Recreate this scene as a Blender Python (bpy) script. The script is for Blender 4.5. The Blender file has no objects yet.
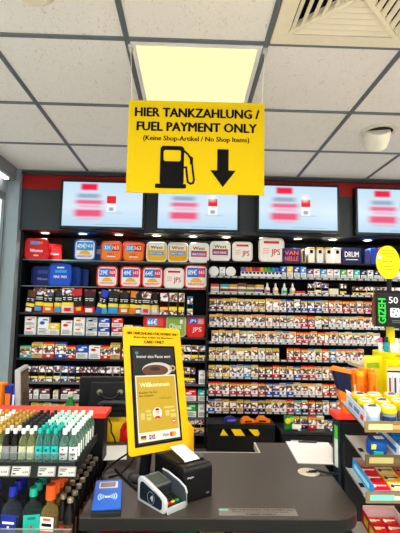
import bpy, bmesh, math, random
from mathutils import Matrix, Vector
random.seed(7)
PI = math.pi
R = math.radians
S = bpy.context.scene
COL = S.collection

# ------------------------------------------------------------------ materials
def lin(h):
    if isinstance(h, (tuple, list)):
        return tuple(h[:3]) + (1.0,)
    h = h.lstrip('#')
    c = [int(h[i:i + 2], 16) / 255 for i in (0, 2, 4)]
    return tuple((v / 12.92 if v <= .04045 else ((v + .055) / 1.055) ** 2.4) for v in c) + (1.0,)

_mats = {}
def P(col, rough=.5, metal=0.0, noise=.05, scale=30.0, bump=0.0, spec=.22, name=None):
    """procedural surface: base colour with a little noise, optional bump"""
    key = (col if isinstance(col, str) else tuple(col), rough, metal, noise, scale, bump, spec)
    if key in _mats:
        return _mats[key]
    m = bpy.data.materials.new(name or 'surface'); m.use_nodes = True
    nt = m.node_tree; b = nt.nodes['Principled BSDF']
    c = lin(col)
    b.inputs['Roughness'].default_value = rough
    b.inputs['Metallic'].default_value = metal
    b.inputs['Specular IOR Level'].default_value = spec
    b.inputs['Base Color'].default_value = c
    tc = nt.nodes.new('ShaderNodeTexCoord')
    nz = nt.nodes.new('ShaderNodeTexNoise'); nz.inputs['Scale'].default_value = scale
    nz.inputs['Detail'].default_value = 3
    nt.links.new(tc.outputs['Object'], nz.inputs['Vector'])
    if noise:
        mx = nt.nodes.new('ShaderNodeMix'); mx.data_type = 'RGBA'
        mx.inputs['A'].default_value = tuple(max(0, v * (1 - noise)) for v in c[:3]) + (1,)
        mx.inputs['B'].default_value = tuple(min(1, v * (1 + noise)) for v in c[:3]) + (1,)
        nt.links.new(nz.outputs['Fac'], mx.inputs['Factor'])
        nt.links.new(mx.outputs['Result'], b.inputs['Base Color'])
    if bump:
        bp = nt.nodes.new('ShaderNodeBump'); bp.inputs['Strength'].default_value = bump
        bp.inputs['Distance'].default_value = .004
        nt.links.new(nz.outputs['Fac'], bp.inputs['Height'])
        nt.links.new(bp.outputs['Normal'], b.inputs['Normal'])
    _mats[key] = m
    return m

def EM(col, strength=1.0, gloss=True):
    key = ('em', col, strength)
    if key in _mats:
        return _mats[key]
    m = bpy.data.materials.new('glow'); m.use_nodes = True
    b = m.node_tree.nodes['Principled BSDF']
    b.inputs['Base Color'].default_value = (.02, .02, .02, 1)
    b.inputs['Roughness'].default_value = .3
    b.inputs['Specular IOR Level'].default_value = .12
    b.inputs['Emission Color'].default_value = lin(col)
    b.inputs['Emission Strength'].default_value = strength
    _mats[key] = m
    return m

def GLASS(col, clear=.7, rough=.05, body=1.0, edge=1.0):
    """thin clear wall: tinted see-through plus a glossy coat"""
    key = ('gl', col, clear, rough, body, edge)
    if key in _mats:
        return _mats[key]
    m = bpy.data.materials.new('clear'); m.use_nodes = True
    nt = m.node_tree; nt.nodes.clear()
    o = nt.nodes.new('ShaderNodeOutputMaterial')
    t = nt.nodes.new('ShaderNodeBsdfTransparent'); t.inputs['Color'].default_value = lin(col)
    p = nt.nodes.new('ShaderNodeBsdfPrincipled'); p.inputs['Base Color'].default_value = tuple(v * body for v in lin(col)[:3]) + (1,)
    p.inputs['Roughness'].default_value = rough
    f = nt.nodes.new('ShaderNodeLayerWeight'); f.inputs['Blend'].default_value = .35
    mr = nt.nodes.new('ShaderNodeMapRange')
    mr.inputs['To Min'].default_value = 1 - clear; mr.inputs['To Max'].default_value = edge
    nt.links.new(f.outputs['Facing'], mr.inputs['Value'])
    mx = nt.nodes.new('ShaderNodeMixShader')
    nt.links.new(mr.outputs['Result'], mx.inputs['Fac'])
    nt.links.new(t.outputs['BSDF'], mx.inputs[1]); nt.links.new(p.outputs['BSDF'], mx.inputs[2])
    nt.links.new(mx.outputs['Shader'], o.inputs['Surface'])
    _mats[key] = m
    return m

# ------------------------------------------------------------------ mesh builder
class MB:
    def __init__(s):
        s.v = []; s.f = []; s.m = []; s.uv = None
    def add(s, vs, fs, m=0):
        o = len(s.v); s.v += [tuple(v) for v in vs]
        for f in fs:
            s.f.append(tuple(i + o for i in f)); s.m.append(m)
        return s
    def box(s, x0, x1, y0, y1, z0, z1, m=0):
        vs = [(x0, y0, z0), (x1, y0, z0), (x1, y1, z0), (x0, y1, z0), (x0, y0, z1), (x1, y0, z1), (x1, y1, z1), (x0, y1, z1)]
        return s.add(vs, [(0, 3, 2, 1), (4, 5, 6, 7), (0, 1, 5, 4), (1, 2, 6, 5), (2, 3, 7, 6), (3, 0, 4, 7)], m)
    def quad(s, a, b, c, d, m=0):
        return s.add([a, b, c, d], [(0, 1, 2, 3)], m)
    def prism(s, poly, a, b, axis='z', m=0):
        """poly = 2D outline, extruded from a to b along the axis (x: poly is y,z; y: poly is x,z; z: poly is x,y)"""
        n = len(poly)
        def p3(p, t):
            return (t, p[0], p[1]) if axis == 'x' else (p[0], t, p[1]) if axis == 'y' else (p[0], p[1], t)
        vs = [p3(p, a) for p in poly] + [p3(p, b) for p in poly]
        fs = [tuple(range(n))[::-1], tuple(range(n, 2 * n))] + [(i, (i + 1) % n, n + (i + 1) % n, n + i) for i in range(n)]
        return s.add(vs, fs, m)
    def lathe(s, prof, seg=20, c=(0, 0, 0), m=0, sx=1.0, sy=1.0):
        """prof: (r, z) from bottom to top, closed by caps; m may be a list per band"""
        o = len(s.v)
        for r, z in prof:
            for k in range(seg):
                a = 2 * PI * k / seg
                s.v.append((c[0] + r * math.cos(a) * sx, c[1] + r * math.sin(a) * sy, c[2] + z))
        for i in range(len(prof) - 1):
            for k in range(seg):
                k2 = (k + 1) % seg
                s.f.append((o + i * seg + k, o + i * seg + k2, o + (i + 1) * seg + k2, o + (i + 1) * seg + k))
                s.m.append(m[i] if isinstance(m, list) else m)
        if prof[0][0] > 1e-6:
            s.f.append(tuple(o + k for k in range(seg))[::-1]); s.m.append(m[0] if isinstance(m, list) else m)
        if prof[-1][0] > 1e-6:
            s.f.append(tuple(o + (len(prof) - 1) * seg + k for k in range(seg))); s.m.append(m[-1] if isinstance(m, list) else m)
        return s
    def tube(s, pts, r, seg=8, m=0):
        pts = [Vector(p) for p in pts]; o = len(s.v); n = len(pts); up = Vector((0, 0, 1))
        for i, p in enumerate(pts):
            t = (pts[min(i + 1, n - 1)] - pts[max(i - 1, 0)]).normalized()
            a = t.cross(up)
            if a.length < 1e-3: a = t.cross(Vector((1, 0, 0)))
            a.normalize(); b = a.cross(t)
            for k in range(seg):
                q = p + a * (r * math.cos(2 * PI * k / seg)) + b * (r * math.sin(2 * PI * k / seg))
                s.v.append(tuple(q))
        for i in range(n - 1):
            for k in range(seg):
                k2 = (k + 1) % seg
                s.f.append((o + i * seg + k, o + i * seg + k2, o + (i + 1) * seg + k2, o + (i + 1) * seg + k)); s.m.append(m)
        s.f.append(tuple(o + k for k in range(seg))[::-1]); s.m.append(m)
        s.f.append(tuple(o + (n - 1) * seg + k for k in range(seg))); s.m.append(m)
        return s
    def ring(s, outer, inner, a, b, axis='y', m=0):
        """frame between two outlines with equal point counts"""
        n = len(outer)
        def p3(p, t):
            return (t, p[0], p[1]) if axis == 'x' else (p[0], t, p[1]) if axis == 'y' else (p[0], p[1], t)
        vs = [p3(p, a) for p in outer] + [p3(p, a) for p in inner] + [p3(p, b) for p in outer] + [p3(p, b) for p in inner]
        fs = []
        for i in range(n):
            j = (i + 1) % n
            fs += [(i, j, n + j, n + i), (2 * n + i, 3 * n + i, 3 * n + j, 2 * n + j), (i, 2 * n + i, 2 * n + j, j), (n + i, n + j, 3 * n + j, 3 * n + i)]
        return s.add(vs, fs, m)
    def mesh(s, name, mats, smooth=False, recalc=True):
        me = bpy.data.meshes.new(name)
        me.from_pydata(s.v, [], s.f); me.update()
        for mt in (mats if isinstance(mats, (list, tuple)) else [mats]):
            me.materials.append(mt)
        me.polygons.foreach_set('material_index', s.m)
        if recalc:
            bm = bmesh.new(); bm.from_mesh(me)
            bmesh.ops.recalc_face_normals(bm, faces=bm.faces); bm.to_mesh(me); bm.free()
        if smooth:
            me.shade_smooth(); me.set_sharp_from_angle(angle=R(38))
        return me
    def build(s, name, mats, parent=None, loc=(0, 0, 0), rot=(0, 0, 0), smooth=False, bevel=0, recalc=True):
        o = bpy.data.objects.new(name, s.mesh(name, mats, smooth, recalc)); COL.objects.link(o)
        o.location = loc; o.rotation_euler = rot
        if parent: o.parent = parent
        if bevel:
            b = o.modifiers.new('bevel', 'BEVEL'); b.width = bevel; b.segments = 2; b.limit_method = 'ANGLE'
        return o

def rrect(x0, x1, z0, z1, r, n=4):
    pts = []
    for cx, cz, a0 in ((x1 - r, z1 - r, 0), (x0 + r, z1 - r, 90), (x0 + r, z0 + r, 180), (x1 - r, z0 + r, 270)):
        for k in range(n + 1):
            a = R(a0 + 90 * k / n); pts.append((cx + r * math.cos(a), cz + r * math.sin(a)))
    return pts

def ell(cx, cz, rx, rz, n=24, a0=0, a1=360):
    full = a1 - a0 == 360
    k = n if full else n + 1
    return [(cx + rx * math.cos(R(a0 + (a1 - a0) * i / n)), cz + rz * math.sin(R(a0 + (a1 - a0) * i / n))) for i in range(k)]

# ------------------------------------------------------------------ things
USED = {}
def tag(o, label, cat, group=None, kind=None):
    o['label'] = label; o['category'] = cat
    if group: o['group'] = group
    if kind: o['kind'] = kind
    return o
def thing(name, label, cat, loc=(0, 0, 0), rot=(0, 0, 0), group=None):
    o = bpy.data.objects.new(name, None); COL.objects.link(o)
    o.empty_display_size = .02; o.location = loc
    o.rotation_euler = rot if isinstance(rot, tuple) else (0, 0, rot)
    return tag(o, label, cat, group)
def struct(o):
    o['kind'] = 'structure'; return o
def put(name, me, parent=None, loc=(0, 0, 0), rot=(0, 0, 0)):
    o = bpy.data.objects.new(name, me); COL.objects.link(o); o.location = loc; o.rotation_euler = rot
    if parent: o.parent = parent
    return o
def dup(root, loc=None, label=None, rot=None, group=None):
    r = root.copy(); COL.objects.link(r)
    if loc is not None: r.location = loc
    if rot is not None: r.rotation_euler = rot
    if label: r['label'] = label
    if group: r['group'] = group
    for ch in list(root.children):
        c = ch.copy(); COL.objects.link(c); c.parent = r
        for g in list(ch.children):
            d = g.copy(); COL.objects.link(d); d.parent = c
    return r

_txt = {}
def lettering(s, w, h, mat, parent, loc, rot=(PI / 2, 0, 0), bold=.018, name='lettering', thick=.0004):
    """a line of writing fitted into w x h, centred on loc; w or h may be None to keep the proportion"""
    key = (s, w, h, bold, thick)
    if key not in _txt:
        cu = bpy.data.curves.new('lettering', 'FONT'); cu.body = s; cu.size = 1;         cu.resolution_u = 2; cu.align_x = 'CENTER'; cu.space_line = .9
        ob = bpy.data.objects.new('lettering', cu); COL.objects.link(ob)
        dg = bpy.context.evaluated_depsgraph_get()
        me = bpy.data.meshes.new_from_object(ob.evaluated_get(dg))
        bpy.data.objects.remove(ob); bpy.data.curves.remove(cu)
        if bold:
            base_v = [tuple(v.co) for v in me.vertices]; base_f = [tuple(p.vertices) for p in me.polygons]; vs_, fs_ = [], []
            for (dx, dy) in ((-bold, 0), (bold, 0), (0, bold * .5), (0, -bold * .5)):
                o_ = len(vs_); zz = len(fs_) / max(1, len(base_f)) * .0001; vs_ += [(a[0] + dx, a[1] + dy, zz) for a in base_v]; fs_ += [tuple(i + o_ for i in p) for p in base_f]
            bpy.data.meshes.remove(me); me = bpy.data.meshes.new('lettering'); me.from_pydata(vs_, [], fs_); me.update()
        xs = [v.co.x for v in me.vertices]; ys = [v.co.y for v in me.vertices]
        cx, cy, W, Hh = (max(xs) + min(xs)) / 2, (max(ys) + min(ys)) / 2, max(xs) - min(xs), max(ys) - min(ys)
        sx = w / W if w else None; sy = h / Hh if h else None
        sx = sx or sy; sy = sy or sx
        for v in me.vertices:
            v.co = ((v.co.x - cx) * sx, (v.co.y - cy) * sy, v.co.z)
        me.materials.clear(); me.materials.append(mat)
        _txt[key] = me
    me = _txt[key]
    if me.materials[0] != mat:
        me = me.copy(); me.materials[0] = mat
    return put(name, me, parent, loc, rot)

ORD = ['first', 'second', 'third', 'fourth', 'fifth', 'sixth', 'seventh', 'eighth', 'ninth', 'tenth', 'eleventh', 'twelfth', 'thirteenth', 'fourteenth', 'fifteenth', 'sixteenth', 'seventeenth', 'eighteenth', 'nineteenth', 'twentieth', 'twenty-first', 'twenty-second', 'twenty-third', 'twenty-fourth', 'twenty-fifth', 'twenty-sixth', 'twenty-seventh']

BLACK = P('#070809', .45); NEAR = P('#0d0f11', .5); DARK = P('#16191c', .5); CHAR = P('#2f3439', .5)
GREY = P('#5d646a', .5); LGREY = P('#b9bdc0', .45); WHITE = P('#f2f2f0', .5); PAPER = P('#f4f4f2', .8)
YEL = P('#ffd400', .45, noise=.02); INK = P('#08090a', .7, noise=0, spec=.08)
RED = P('#e02020', .4); RUBY = P('#a8141c', .4); BLUE = P('#1c58c8', .4); NAVY = P('#141c4a', .4); SKY = P('#35a0e6', .4)
ORANGE = P('#ff7a12', .4); GREEN = P('#2fae3a', .4); TEAL = P('#18b7b0', .4); GOLD = P('#c79a3a', .35, .3); BROWN = P('#5a3420', .5)
CREAM = P('#efe2b8', .5); TAN = P('#c9a46b', .7); PINK = P('#f0a8a0', .5); LIME = P('#a9d23a', .5); MAROON = P('#5e1220', .45)
SILVER = P('#c9ccd0', .3, .7); CHROME = P('#dfe2e6', .15, 1.0)
VERM = P('#f5402a', .5, noise=.03)
WINK = P('#ffffff', .5, noise=0)
exec_world = None

# ------------------------------------------------------------------ camera
H = 1.62
cam = bpy.data.cameras.new('camera'); camo = bpy.data.objects.new('camera', cam); COL.objects.link(camo)
cam.sensor_fit = 'HORIZONTAL'; cam.sensor_width = 36.0; cam.lens = 36.0 * 414.6 / 400; cam.clip_start = .05
yaw, pit, rol = R(1.337), R(5.628), R(1.088)
cy, sy, cp, sp, cr, sr = math.cos(yaw), math.sin(yaw), math.cos(pit), math.sin(pit), math.cos(rol), math.sin(rol)
f = Vector((sy * cp, cy * cp, sp)); r = Vector((cy, -sy, 0)); u = r.cross(f)
r2 = cr * r + sr * u; u2 = -sr * r + cr * u
camo.matrix_world = Matrix(((r2.x, u2.x, -f.x, 0), (r2.y, u2.y, -f.y, 0), (r2.z, u2.z, -f.z, H), (0, 0, 0, 1)))
S.camera = camo

def xat(px, z, Y=3.72):
    """place along the rack (metres) of a measured column"""
    a = px - 200; F = 414.6; dz = z - H
    return (F * (Y * r2.y + dz * r2.z) - a * (Y * f.y + dz * f.z)) / (a * f.x - F * r2.x)

# ------------------------------------------------------------------ room shell
CEIL = 2.80; YF = 3.65; XL = -1.62; XR = 3.6; YB = 4.06; Y0 = -3.9; T = .625
gx = -.9295; gy = 1.745
floor_m = P('#d2cfca', .4, noise=.1, scale=3)
struct(MB().box(XL - .2, XR + .2, Y0, YB + .1, -.1, 0).build('floor', floor_m))
# ceiling: mineral-fibre tiles in a dark grid, open where lamps and the air grille sit
tile_m = bpy.data.materials.new('ceiling_tile'); tile_m.use_nodes = True
nt = tile_m.node_tree; b = nt.nodes['Principled BSDF']; b.inputs['Roughness'].default_value = .9
tc = nt.nodes.new('ShaderNodeTexCoord')
n1 = nt.nodes.new('ShaderNodeTexNoise'); n1.inputs['Scale'].default_value = 55; n1.inputs['Detail'].default_value = 2; n1.inputs['Distortion'].default_value = 2.2
n2 = nt.nodes.new('ShaderNodeTexNoise'); n2.inputs['Scale'].default_value = 160
mp = nt.nodes.new('ShaderNodeMapping'); mp.inputs['Scale'].default_value = (1, .6, 1)
nt.links.new(tc.outputs['Object'], mp.inputs['Vector'])
for n in (n1, n2): nt.links.new(mp.outputs['Vector'], n.inputs['Vector'])
rp = nt.nodes.new('ShaderNodeValToRGB')
rp.color_ramp.elements[0].position = .30; rp.color_ramp.elements[0].color = lin('#dedad2')
rp.color_ramp.elements[1].position = .40; rp.color_ramp.elements[1].color = lin('#f6f3ec')
nt.links.new(n1.outputs['Fac'], rp.inputs['Fac'])
bp = nt.nodes.new('ShaderNodeBump'); bp.inputs['Strength'].default_value = .35; bp.inputs['Distance'].default_value = .004
nt.links.new(n1.outputs['Fac'], bp.inputs['Height'])
nt.links.new(rp.outputs['Color'], b.inputs['Base Color']); nt.links.new(bp.outputs['Normal'], b.inputs['Normal'])
bar_m = P('#70777b', .4, .0, noise=.03)
LIGHT_CELLS = [(1, 0), (1, -3), (4, -3), (-1, -3), (4, 0), (1, -6), (4, -6), (-1, -6)]  # first cell holds the visible panel, the others hold added fill panels
VENT_CELL = (2, -1)
cb = MB()
nx0, nx1, ny0, ny1 = -1, 7, -9, 2
for i in range(nx0, nx1 + 1):
    for j in range(ny0, ny1 + 1):
        if (i, j) in LIGHT_CELLS or (i, j) == VENT_CELL: continue
        x0, x1 = max(gx + T * i, -1.55), gx + T * (i + 1); y0, y1 = gy + T * j, gy + T * (j + 1)
        cb.box(x0 + .008, x1 - .008, y0 + .008, y1 - .008, CEIL + .006, CEIL + .03, 0)
cb.box(-1.55, XR, gy + T * 3 + .008, YF + .1, CEIL + .006, CEIL + .03, 0)
for i in range(nx0 + 1, nx1 + 2):
    x = gx + T * i; cb.box(x - .012, x + .012, gy + T * ny0, YF + .02, CEIL, CEIL + .0065, 1)
    cb.box(x - .003, x + .003, gy + T * ny0, YF + .02, CEIL - .004, CEIL, 1)
for j in range(ny0, ny1 + 2):
    y = gy + T * j
    for i in range(nx0, nx1 + 1):
        xa, xb = max(gx + T * i, -1.55) + .012, gx + T * (i + 1) - .012
        cb.box(xa, xb, y - .012, y + .012, CEIL, CEIL + .0065, 1)
struct(cb.build('ceiling', [tile_m, bar_m], recalc=False))
struct(MB().box(XL - .1, XR + .1, Y0 - .2, YB + .1, CEIL + .25, CEIL + .33).build('roof_slab', P('#8a8a88', .8)))
struct(MB().box(-1.55, XR, YF - .025, YF, CEIL - .028, CEIL).build('trim_1', P('#3c4145', .4)))
# the red band and the dark fascia above the tobacco rack
struct(MB().box(-1.515, XR, YF, YB, 2.645, CEIL - .002).build('trim_2', P('#9c1614', .45, noise=.03)))
struct(MB().box(-1.515, XR, YF, YB, 2.275, 2.645).build('wall_front', P('#343b3f', .5, noise=.06, scale=8)))
struct(MB().box(-1.49, XR, YF + .002, YB, 2.271, 2.275).build('trim_4', P('#050506', .6)))
struct(MB().box(XL, XR, YB, YB + .1, 0, CEIL).build('wall_back', P('#1a1c1e', .6)))
struct(MB().box(XR, XR + .1, Y0, YB + .1, 0, CEIL + .25).build('wall_right', P('#d8d6d2', .7)))
# left: pillar beside the rack, downstand beam with a strip lamp, glazing
struct(MB().box(XL, -1.515, YF - .05, YB, 0, CEIL).build('wall_left', P('#8e9aa0', .45, noise=.12, scale=6)))
wl2 = MB().box(XL - .02, XL, Y0, YB, 0, .5).box(XL - .02, XL, Y0, YB, 2.58, CEIL + .2).box(XL - .02, XL, 3.59, YB, .5, 2.58).box(XL - .02, XL, Y0, -.5, .5, 2.58)
struct(wl2.build('wall_side', P('#9aa2a6', .5)))
struct(MB().box(XL, -1.55, Y0, YF - .05, 2.70, CEIL + .03).build('trim_3', P('#84898c', .45)))
wf = MB()
for (a, b_) in ((.5, .56), (2.52, 2.58)): wf.box(XL - .03, XL - .005, -.5, 3.59, a, b_)
for y in (-.5, .85, 2.2, 3.57): wf.box(XL - .03, XL - .005, y, y + (.055 if y < 3 else .02), .56, 2.52)
win = struct(wf.build('window_1', P('#70787c', .4)))
MB().box(XL - .02, XL - .015, -.45, 3.57, .56, 2.52).build('window_pane', GLASS('#f8fdfb', .97, .02, 1.0, .04), win)
lamp = thing('strip_lamp', 'small bright white strip lamp under the grey beam at the top left', 'lamp', (-1.585, 2.95, 2.70))
MB().box(-.022, .022, -.55, .55, -.012, 0).build('housing', WHITE, lamp)
MB().box(-.017, .017, -.54, .54, -.022, -.012).build('tube_cover', EM('#ffffff', 6.0), lamp)
# outdoors, seen as a sliver through the glazing
hm = P('#6cb41e', .8, noise=.5, scale=14, bump=.6)
hb = MB()
for k in range(110):
    a = random.uniform(7.5, 14); z = random.uniform(1.0, 3.3)
    rr = random.uniform(.25, .42)
    hb.lathe([(0.01, -rr), (rr * .7, -rr * .7), (rr, 0), (rr * .7, rr * .7), (0.01, rr)], 8, (-5.2 + random.uniform(-.3, .2), a, z))
tag(hb.build('hedge', hm, smooth=True), 'bright green hedge outside the window at the left edge', 'hedge')
struct(MB().box(-14, XL - .02, -6, 16, -.12, -.02).build('pavement', P('#c8c6c0', .8)))
exec_world = True

# ------------------------------------------------------------------ ceiling fittings
def ceiling_or_fill_light(i, j, label):
    t = thing('ceiling_or_fill_light', label, 'ceiling light', (gx + T * (i + .5), gy + T * (j + .5), CEIL))
    a = T / 2 - .014
    o = [(-a, -a), (a, -a), (a, a), (-a, a)]; b2 = a - .02; n = [(-b2, -b2), (b2, -b2), (b2, b2), (-b2, b2)]
    MB().ring(o, n, -.004, .03, 'z').build('frame', P('#efede6', .4), t)
    MB().box(-b2, b2, -b2, b2, .004, .012).build('diffuser', LAMP_M, t)
    return t
LAMP_M = EM('#fff4b4', .86)
FILL_W = EM('#fff6e8', 26)  # strong glow for the out-of-view panels, added to brighten the room
ceiling_or_fill_light(1, 0, 'square glowing pale yellow ceiling light panel above the hanging yellow sign')
LAMP_M = FILL_W
names = ['right of the air grille, over the shop floor', 'straight behind the viewer, nearest row', 'behind the viewer to the right, nearest row', 'behind the viewer to the left, nearest row']
ceiling_or_fill_light(4, 0, 'unseen white fill light panel added at the far right of the ceiling')
for (c, nm) in zip(LIGHT_CELLS[1:4], ('over the middle of the shop', 'over the right of the shop', 'over the left of the shop')):
    ceiling_or_fill_light(*c, 'unseen white fill light panel added ' + nm + ', nearer row')
for (c, nm) in zip(LIGHT_CELLS[5:], ('over the middle of the shop', 'over the right of the shop', 'over the left of the shop')):
    ceiling_or_fill_light(*c, 'unseen white fill light panel added ' + nm + ', farther row')

t = thing('air_grille', 'square cream four-way ceiling air grille with diagonal ribs', 'air vent', (gx + T * 2.5, gy - T / 2, CEIL))
vm = P('#f6ecd0', .45); a = T / 2 - .013
sq = lambda h: [(-h, -h), (h, -h), (h, h), (-h, h)]
MB().ring(sq(a), sq(a - .065), -.006, .004, 'z').build('frame', vm, t)
MB().box(-a, a, -a, a, .06, .065).build('duct', P('#090807', .9), t)
h = a - .07; k = 0
while h > .03:
    s_ = MB(); o, n = sq(h), sq(h - .019)
    vs = [(p[0], p[1], -.004) for p in o] + [(p[0], p[1], .006) for p in n] + [(p[0], p[1], -.001) for p in o] + [(p[0], p[1], .009) for p in n]
    fs = []
    for i in range(4):
        j = (i + 1) % 4
        fs += [(i, j, 4 + j, 4 + i), (8 + i, 12 + i, 12 + j, 8 + j), (4 + i, 4 + j, 12 + j, 12 + i)]
    s_.add(vs, fs).build('louvre', vm, t)
    h -= .034
for q in range(4):
    MB().box(.0, (a - .055) * 1.414, -.008, .008, -.008, .03).build('rib', vm, t, rot=(0, 0, R(45 + 90 * q)))

t = thing('ceiling_spotlight', 'white swivelling spotlight recessed in the ceiling, at the right', 'spotlight', (1.225, 2.61, CEIL))
MB().ring(ell(0, 0, .112, .112, 36), ell(0, 0, .088, .088, 36), -.008, .004, 'z').build('ring', P('#e4dfd0', .35), t, smooth=True)
MB().lathe([(.088, -.002), (.088, .004)], 32).build('recess', P('#2a251e', .8), t)
MB().lathe([(.066, -.082), (.078, -.076), (.082, -.04), (.082, .02), (.068, .045), (.0, .048)], 28).build('lamp_head', P('#f4efdc', .4), t, loc=(.0, .02, -.014), rot=(R(58), R(0), R(-14)), smooth=True)
t = thing('ceiling_disc', 'round cream ceiling fitting cut by the top edge of the picture', 'ceiling fitting', (-.618, 1.468, CEIL))
MB().lathe([(.0, -.03), (.055, -.028), (.07, -.015), (.074, 0.0)], 28).build('cover', P('#efe8d2', .4), t, smooth=True)
MB().lathe([(.078, -.006), (.085, 0)], 28).build('base_ring', P('#d9d2bd', .4), t, smooth=True)

# ------------------------------------------------------------------ hanging sign
SY = 1.787; SZ = 2.118; SW, SH = .61, .424
sg = thing('hanging_sign', 'yellow hanging sign with fuel pump and down arrow, black writing', 'sign', (.014, SY, SZ), R(-.6))
SIGN_Y = P('#ccae00', .6, noise=.015, scale=4, spec=.1)
MB().box(-SW / 2, SW / 2, 0, .005, 0, SH).build('panel', SIGN_Y, sg)
def sgx(px): return (px - 127.5) / 136.5 * SW - SW / 2
sl = lambda s, x0, x1, zc, h, b: lettering(s, x1 - x0, h, INK, sg, ((x0 + x1) / 2, -.0006, zc), bold=b)
sl('HIER TANKZAHLUNG /', -.278, .283, .370, .044, .05)
sl('FUEL PAYMENT ONLY', -.268, .272, .304, .044, .05)
sl('(Keine Shop-Artikel / No Shop Items)', -.237, .238, .247, .030, .035)
yy = -.0012
pump = MB()
pump.prism(rrect(-.158, -.052, .036, .215, .016), yy, 0, 'y')
pump.prism(rrect(-.178, -.04, .022, .042, .006), yy - .0003, 0, 'y')
pump.build('pump_body', INK, sg)
MB().prism(rrect(-.143, -.067, .145, .195, .008), yy - .0012, yy, 'y').build('pump_window', SIGN_Y, sg)
hose = MB()
path = [(-.055, .195), (-.035, .178), (-.018, .150), (-.012, .1), (-.006, .062), (-.010, .048), (-.022, .044), (-.034, .052), (-.037, .075), (-.042, .118), (-.055, .118)]
for (p, q) in zip(path[:-1], path[1:]):
    d = Vector((q[0] - p[0], q[1] - p[1])).normalized(); nrm = Vector((-d.y, d.x)) * .0045; e_ = d * .003
    hose.prism([(p[0] - e_.x + nrm.x, p[1] - e_.y + nrm.y), (q[0] + e_.x + nrm.x, q[1] + e_.y + nrm.y), (q[0] + e_.x - nrm.x, q[1] + e_.y - nrm.y), (p[0] - e_.x - nrm.x, p[1] - e_.y - nrm.y)], yy, 0, 'y')
hose.prism([(-.026, .172), (-.012, .163), (-.012, .132), (-.026, .132)], yy, 0, 'y')
hose.build('pump_hose', INK, sg)
MB().prism([(.095, .205), (.146, .205), (.146, .108), (.178, .108), (.1215, .032), (.065, .108), (.095, .108)], yy, 0, 'y').build('arrow', INK, sg)
wire_m = P('#e8ead8', .3)
for sx_ in (-1, 1):
    MB().tube([(sx_ * (SW / 2 - .012), .0025, SH - .006), (sx_ * (SW / 2 + .002), .0025, CEIL - SZ)], .0013, 6).build('wire', wire_m, sg)
    c_ = MB().box(-.01, .01, -.016, .016, -.012, 0).box(-.004, .004, -.006, .006, -.03, -.012)
    c_.build('clip', GLASS('#e8e8e0', .4, .2), sg, loc=(sx_ * (SW / 2 + .002), .0, CEIL - SZ - .001))

# ------------------------------------------------------------------ screens above the rack
def win_nodes(nt, coord, a, b_, soft):
    m1 = nt.nodes.new('ShaderNodeMapRange'); m1.interpolation_type = 'SMOOTHSTEP'
    m1.inputs['From Min'].default_value = a - soft; m1.inputs['From Max'].default_value = a + soft
    m2 = nt.nodes.new('ShaderNodeMapRange'); m2.interpolation_type = 'SMOOTHSTEP'
    m2.inputs['From Min'].default_value = b_ - soft; m2.inputs['From Max'].default_value = b_ + soft
    m2.inputs['To Min'].default_value = 1; m2.inputs['To Max'].default_value = 0
    mu = nt.nodes.new('ShaderNodeMath'); mu.operation = 'MULTIPLY'
    nt.links.new(coord, m1.inputs['Value']); nt.links.new(coord, m2.inputs['Value'])
    nt.links.new(m1.outputs['Result'], mu.inputs[0]); nt.links.new(m2.outputs['Result'], mu.inputs[1])
    return mu.outputs[0]
def screen_mat(patches):
    m = bpy.data.materials.new('screen_picture'); m.use_nodes = True
    nt = m.node_tree; b = nt.nodes['Principled BSDF']
    b.inputs['Base Color'].default_value = (.02, .02, .02, 1); b.inputs['Roughness'].default_value = .25; b.inputs['Specular IOR Level'].default_value = .12
    uv = nt.nodes.new('ShaderNodeUVMap'); sp_ = nt.nodes.new('ShaderNodeSeparateXYZ'); nt.links.new(uv.outputs['UV'], sp_.inputs[0])
    rp = nt.nodes.new('ShaderNodeValToRGB'); rp.color_ramp.elements[0].color = lin('#b6daf3'); rp.color_ramp.elements[1].color = lin('#c6e3f7')
    e = rp.color_ramp.elements.new(.45); e.color = lin('#d9ecfa')
    nt.links.new(sp_.outputs['Y'], rp.inputs['Fac']); cur = rp.outputs['Color']
    for (u0, u1, v0, v1, su, sv, col, op) in patches:
        w1 = win_nodes(nt, sp_.outputs['X'], u0, u1, su); w2 = win_nodes(nt, sp_.outputs['Y'], v0, v1, sv)
        mu = nt.nodes.new('ShaderNodeMath'); mu.operation = 'MULTIPLY'; nt.links.new(w1, mu.inputs[0]); nt.links.new(w2, mu.inputs[1])
        m3 = nt.nodes.new('ShaderNodeMath'); m3.operation = 'MULTIPLY'; m3.inputs[1].default_value = op; nt.links.new(mu.outputs[0], m3.inputs[0])
        mx = nt.nodes.new('ShaderNodeMix'); mx.data_type = 'RGBA'
        nt.links.new(m3.outputs[0], mx.inputs['Factor']); nt.links.new(cur, mx.inputs['A']); mx.inputs['B'].default_value = lin(col)
        cur = mx.outputs['Result']
    nt.links.new(cur, b.inputs['Emission Color']); b.inputs['Emission Strength'].default_value = .74
    return m
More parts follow.
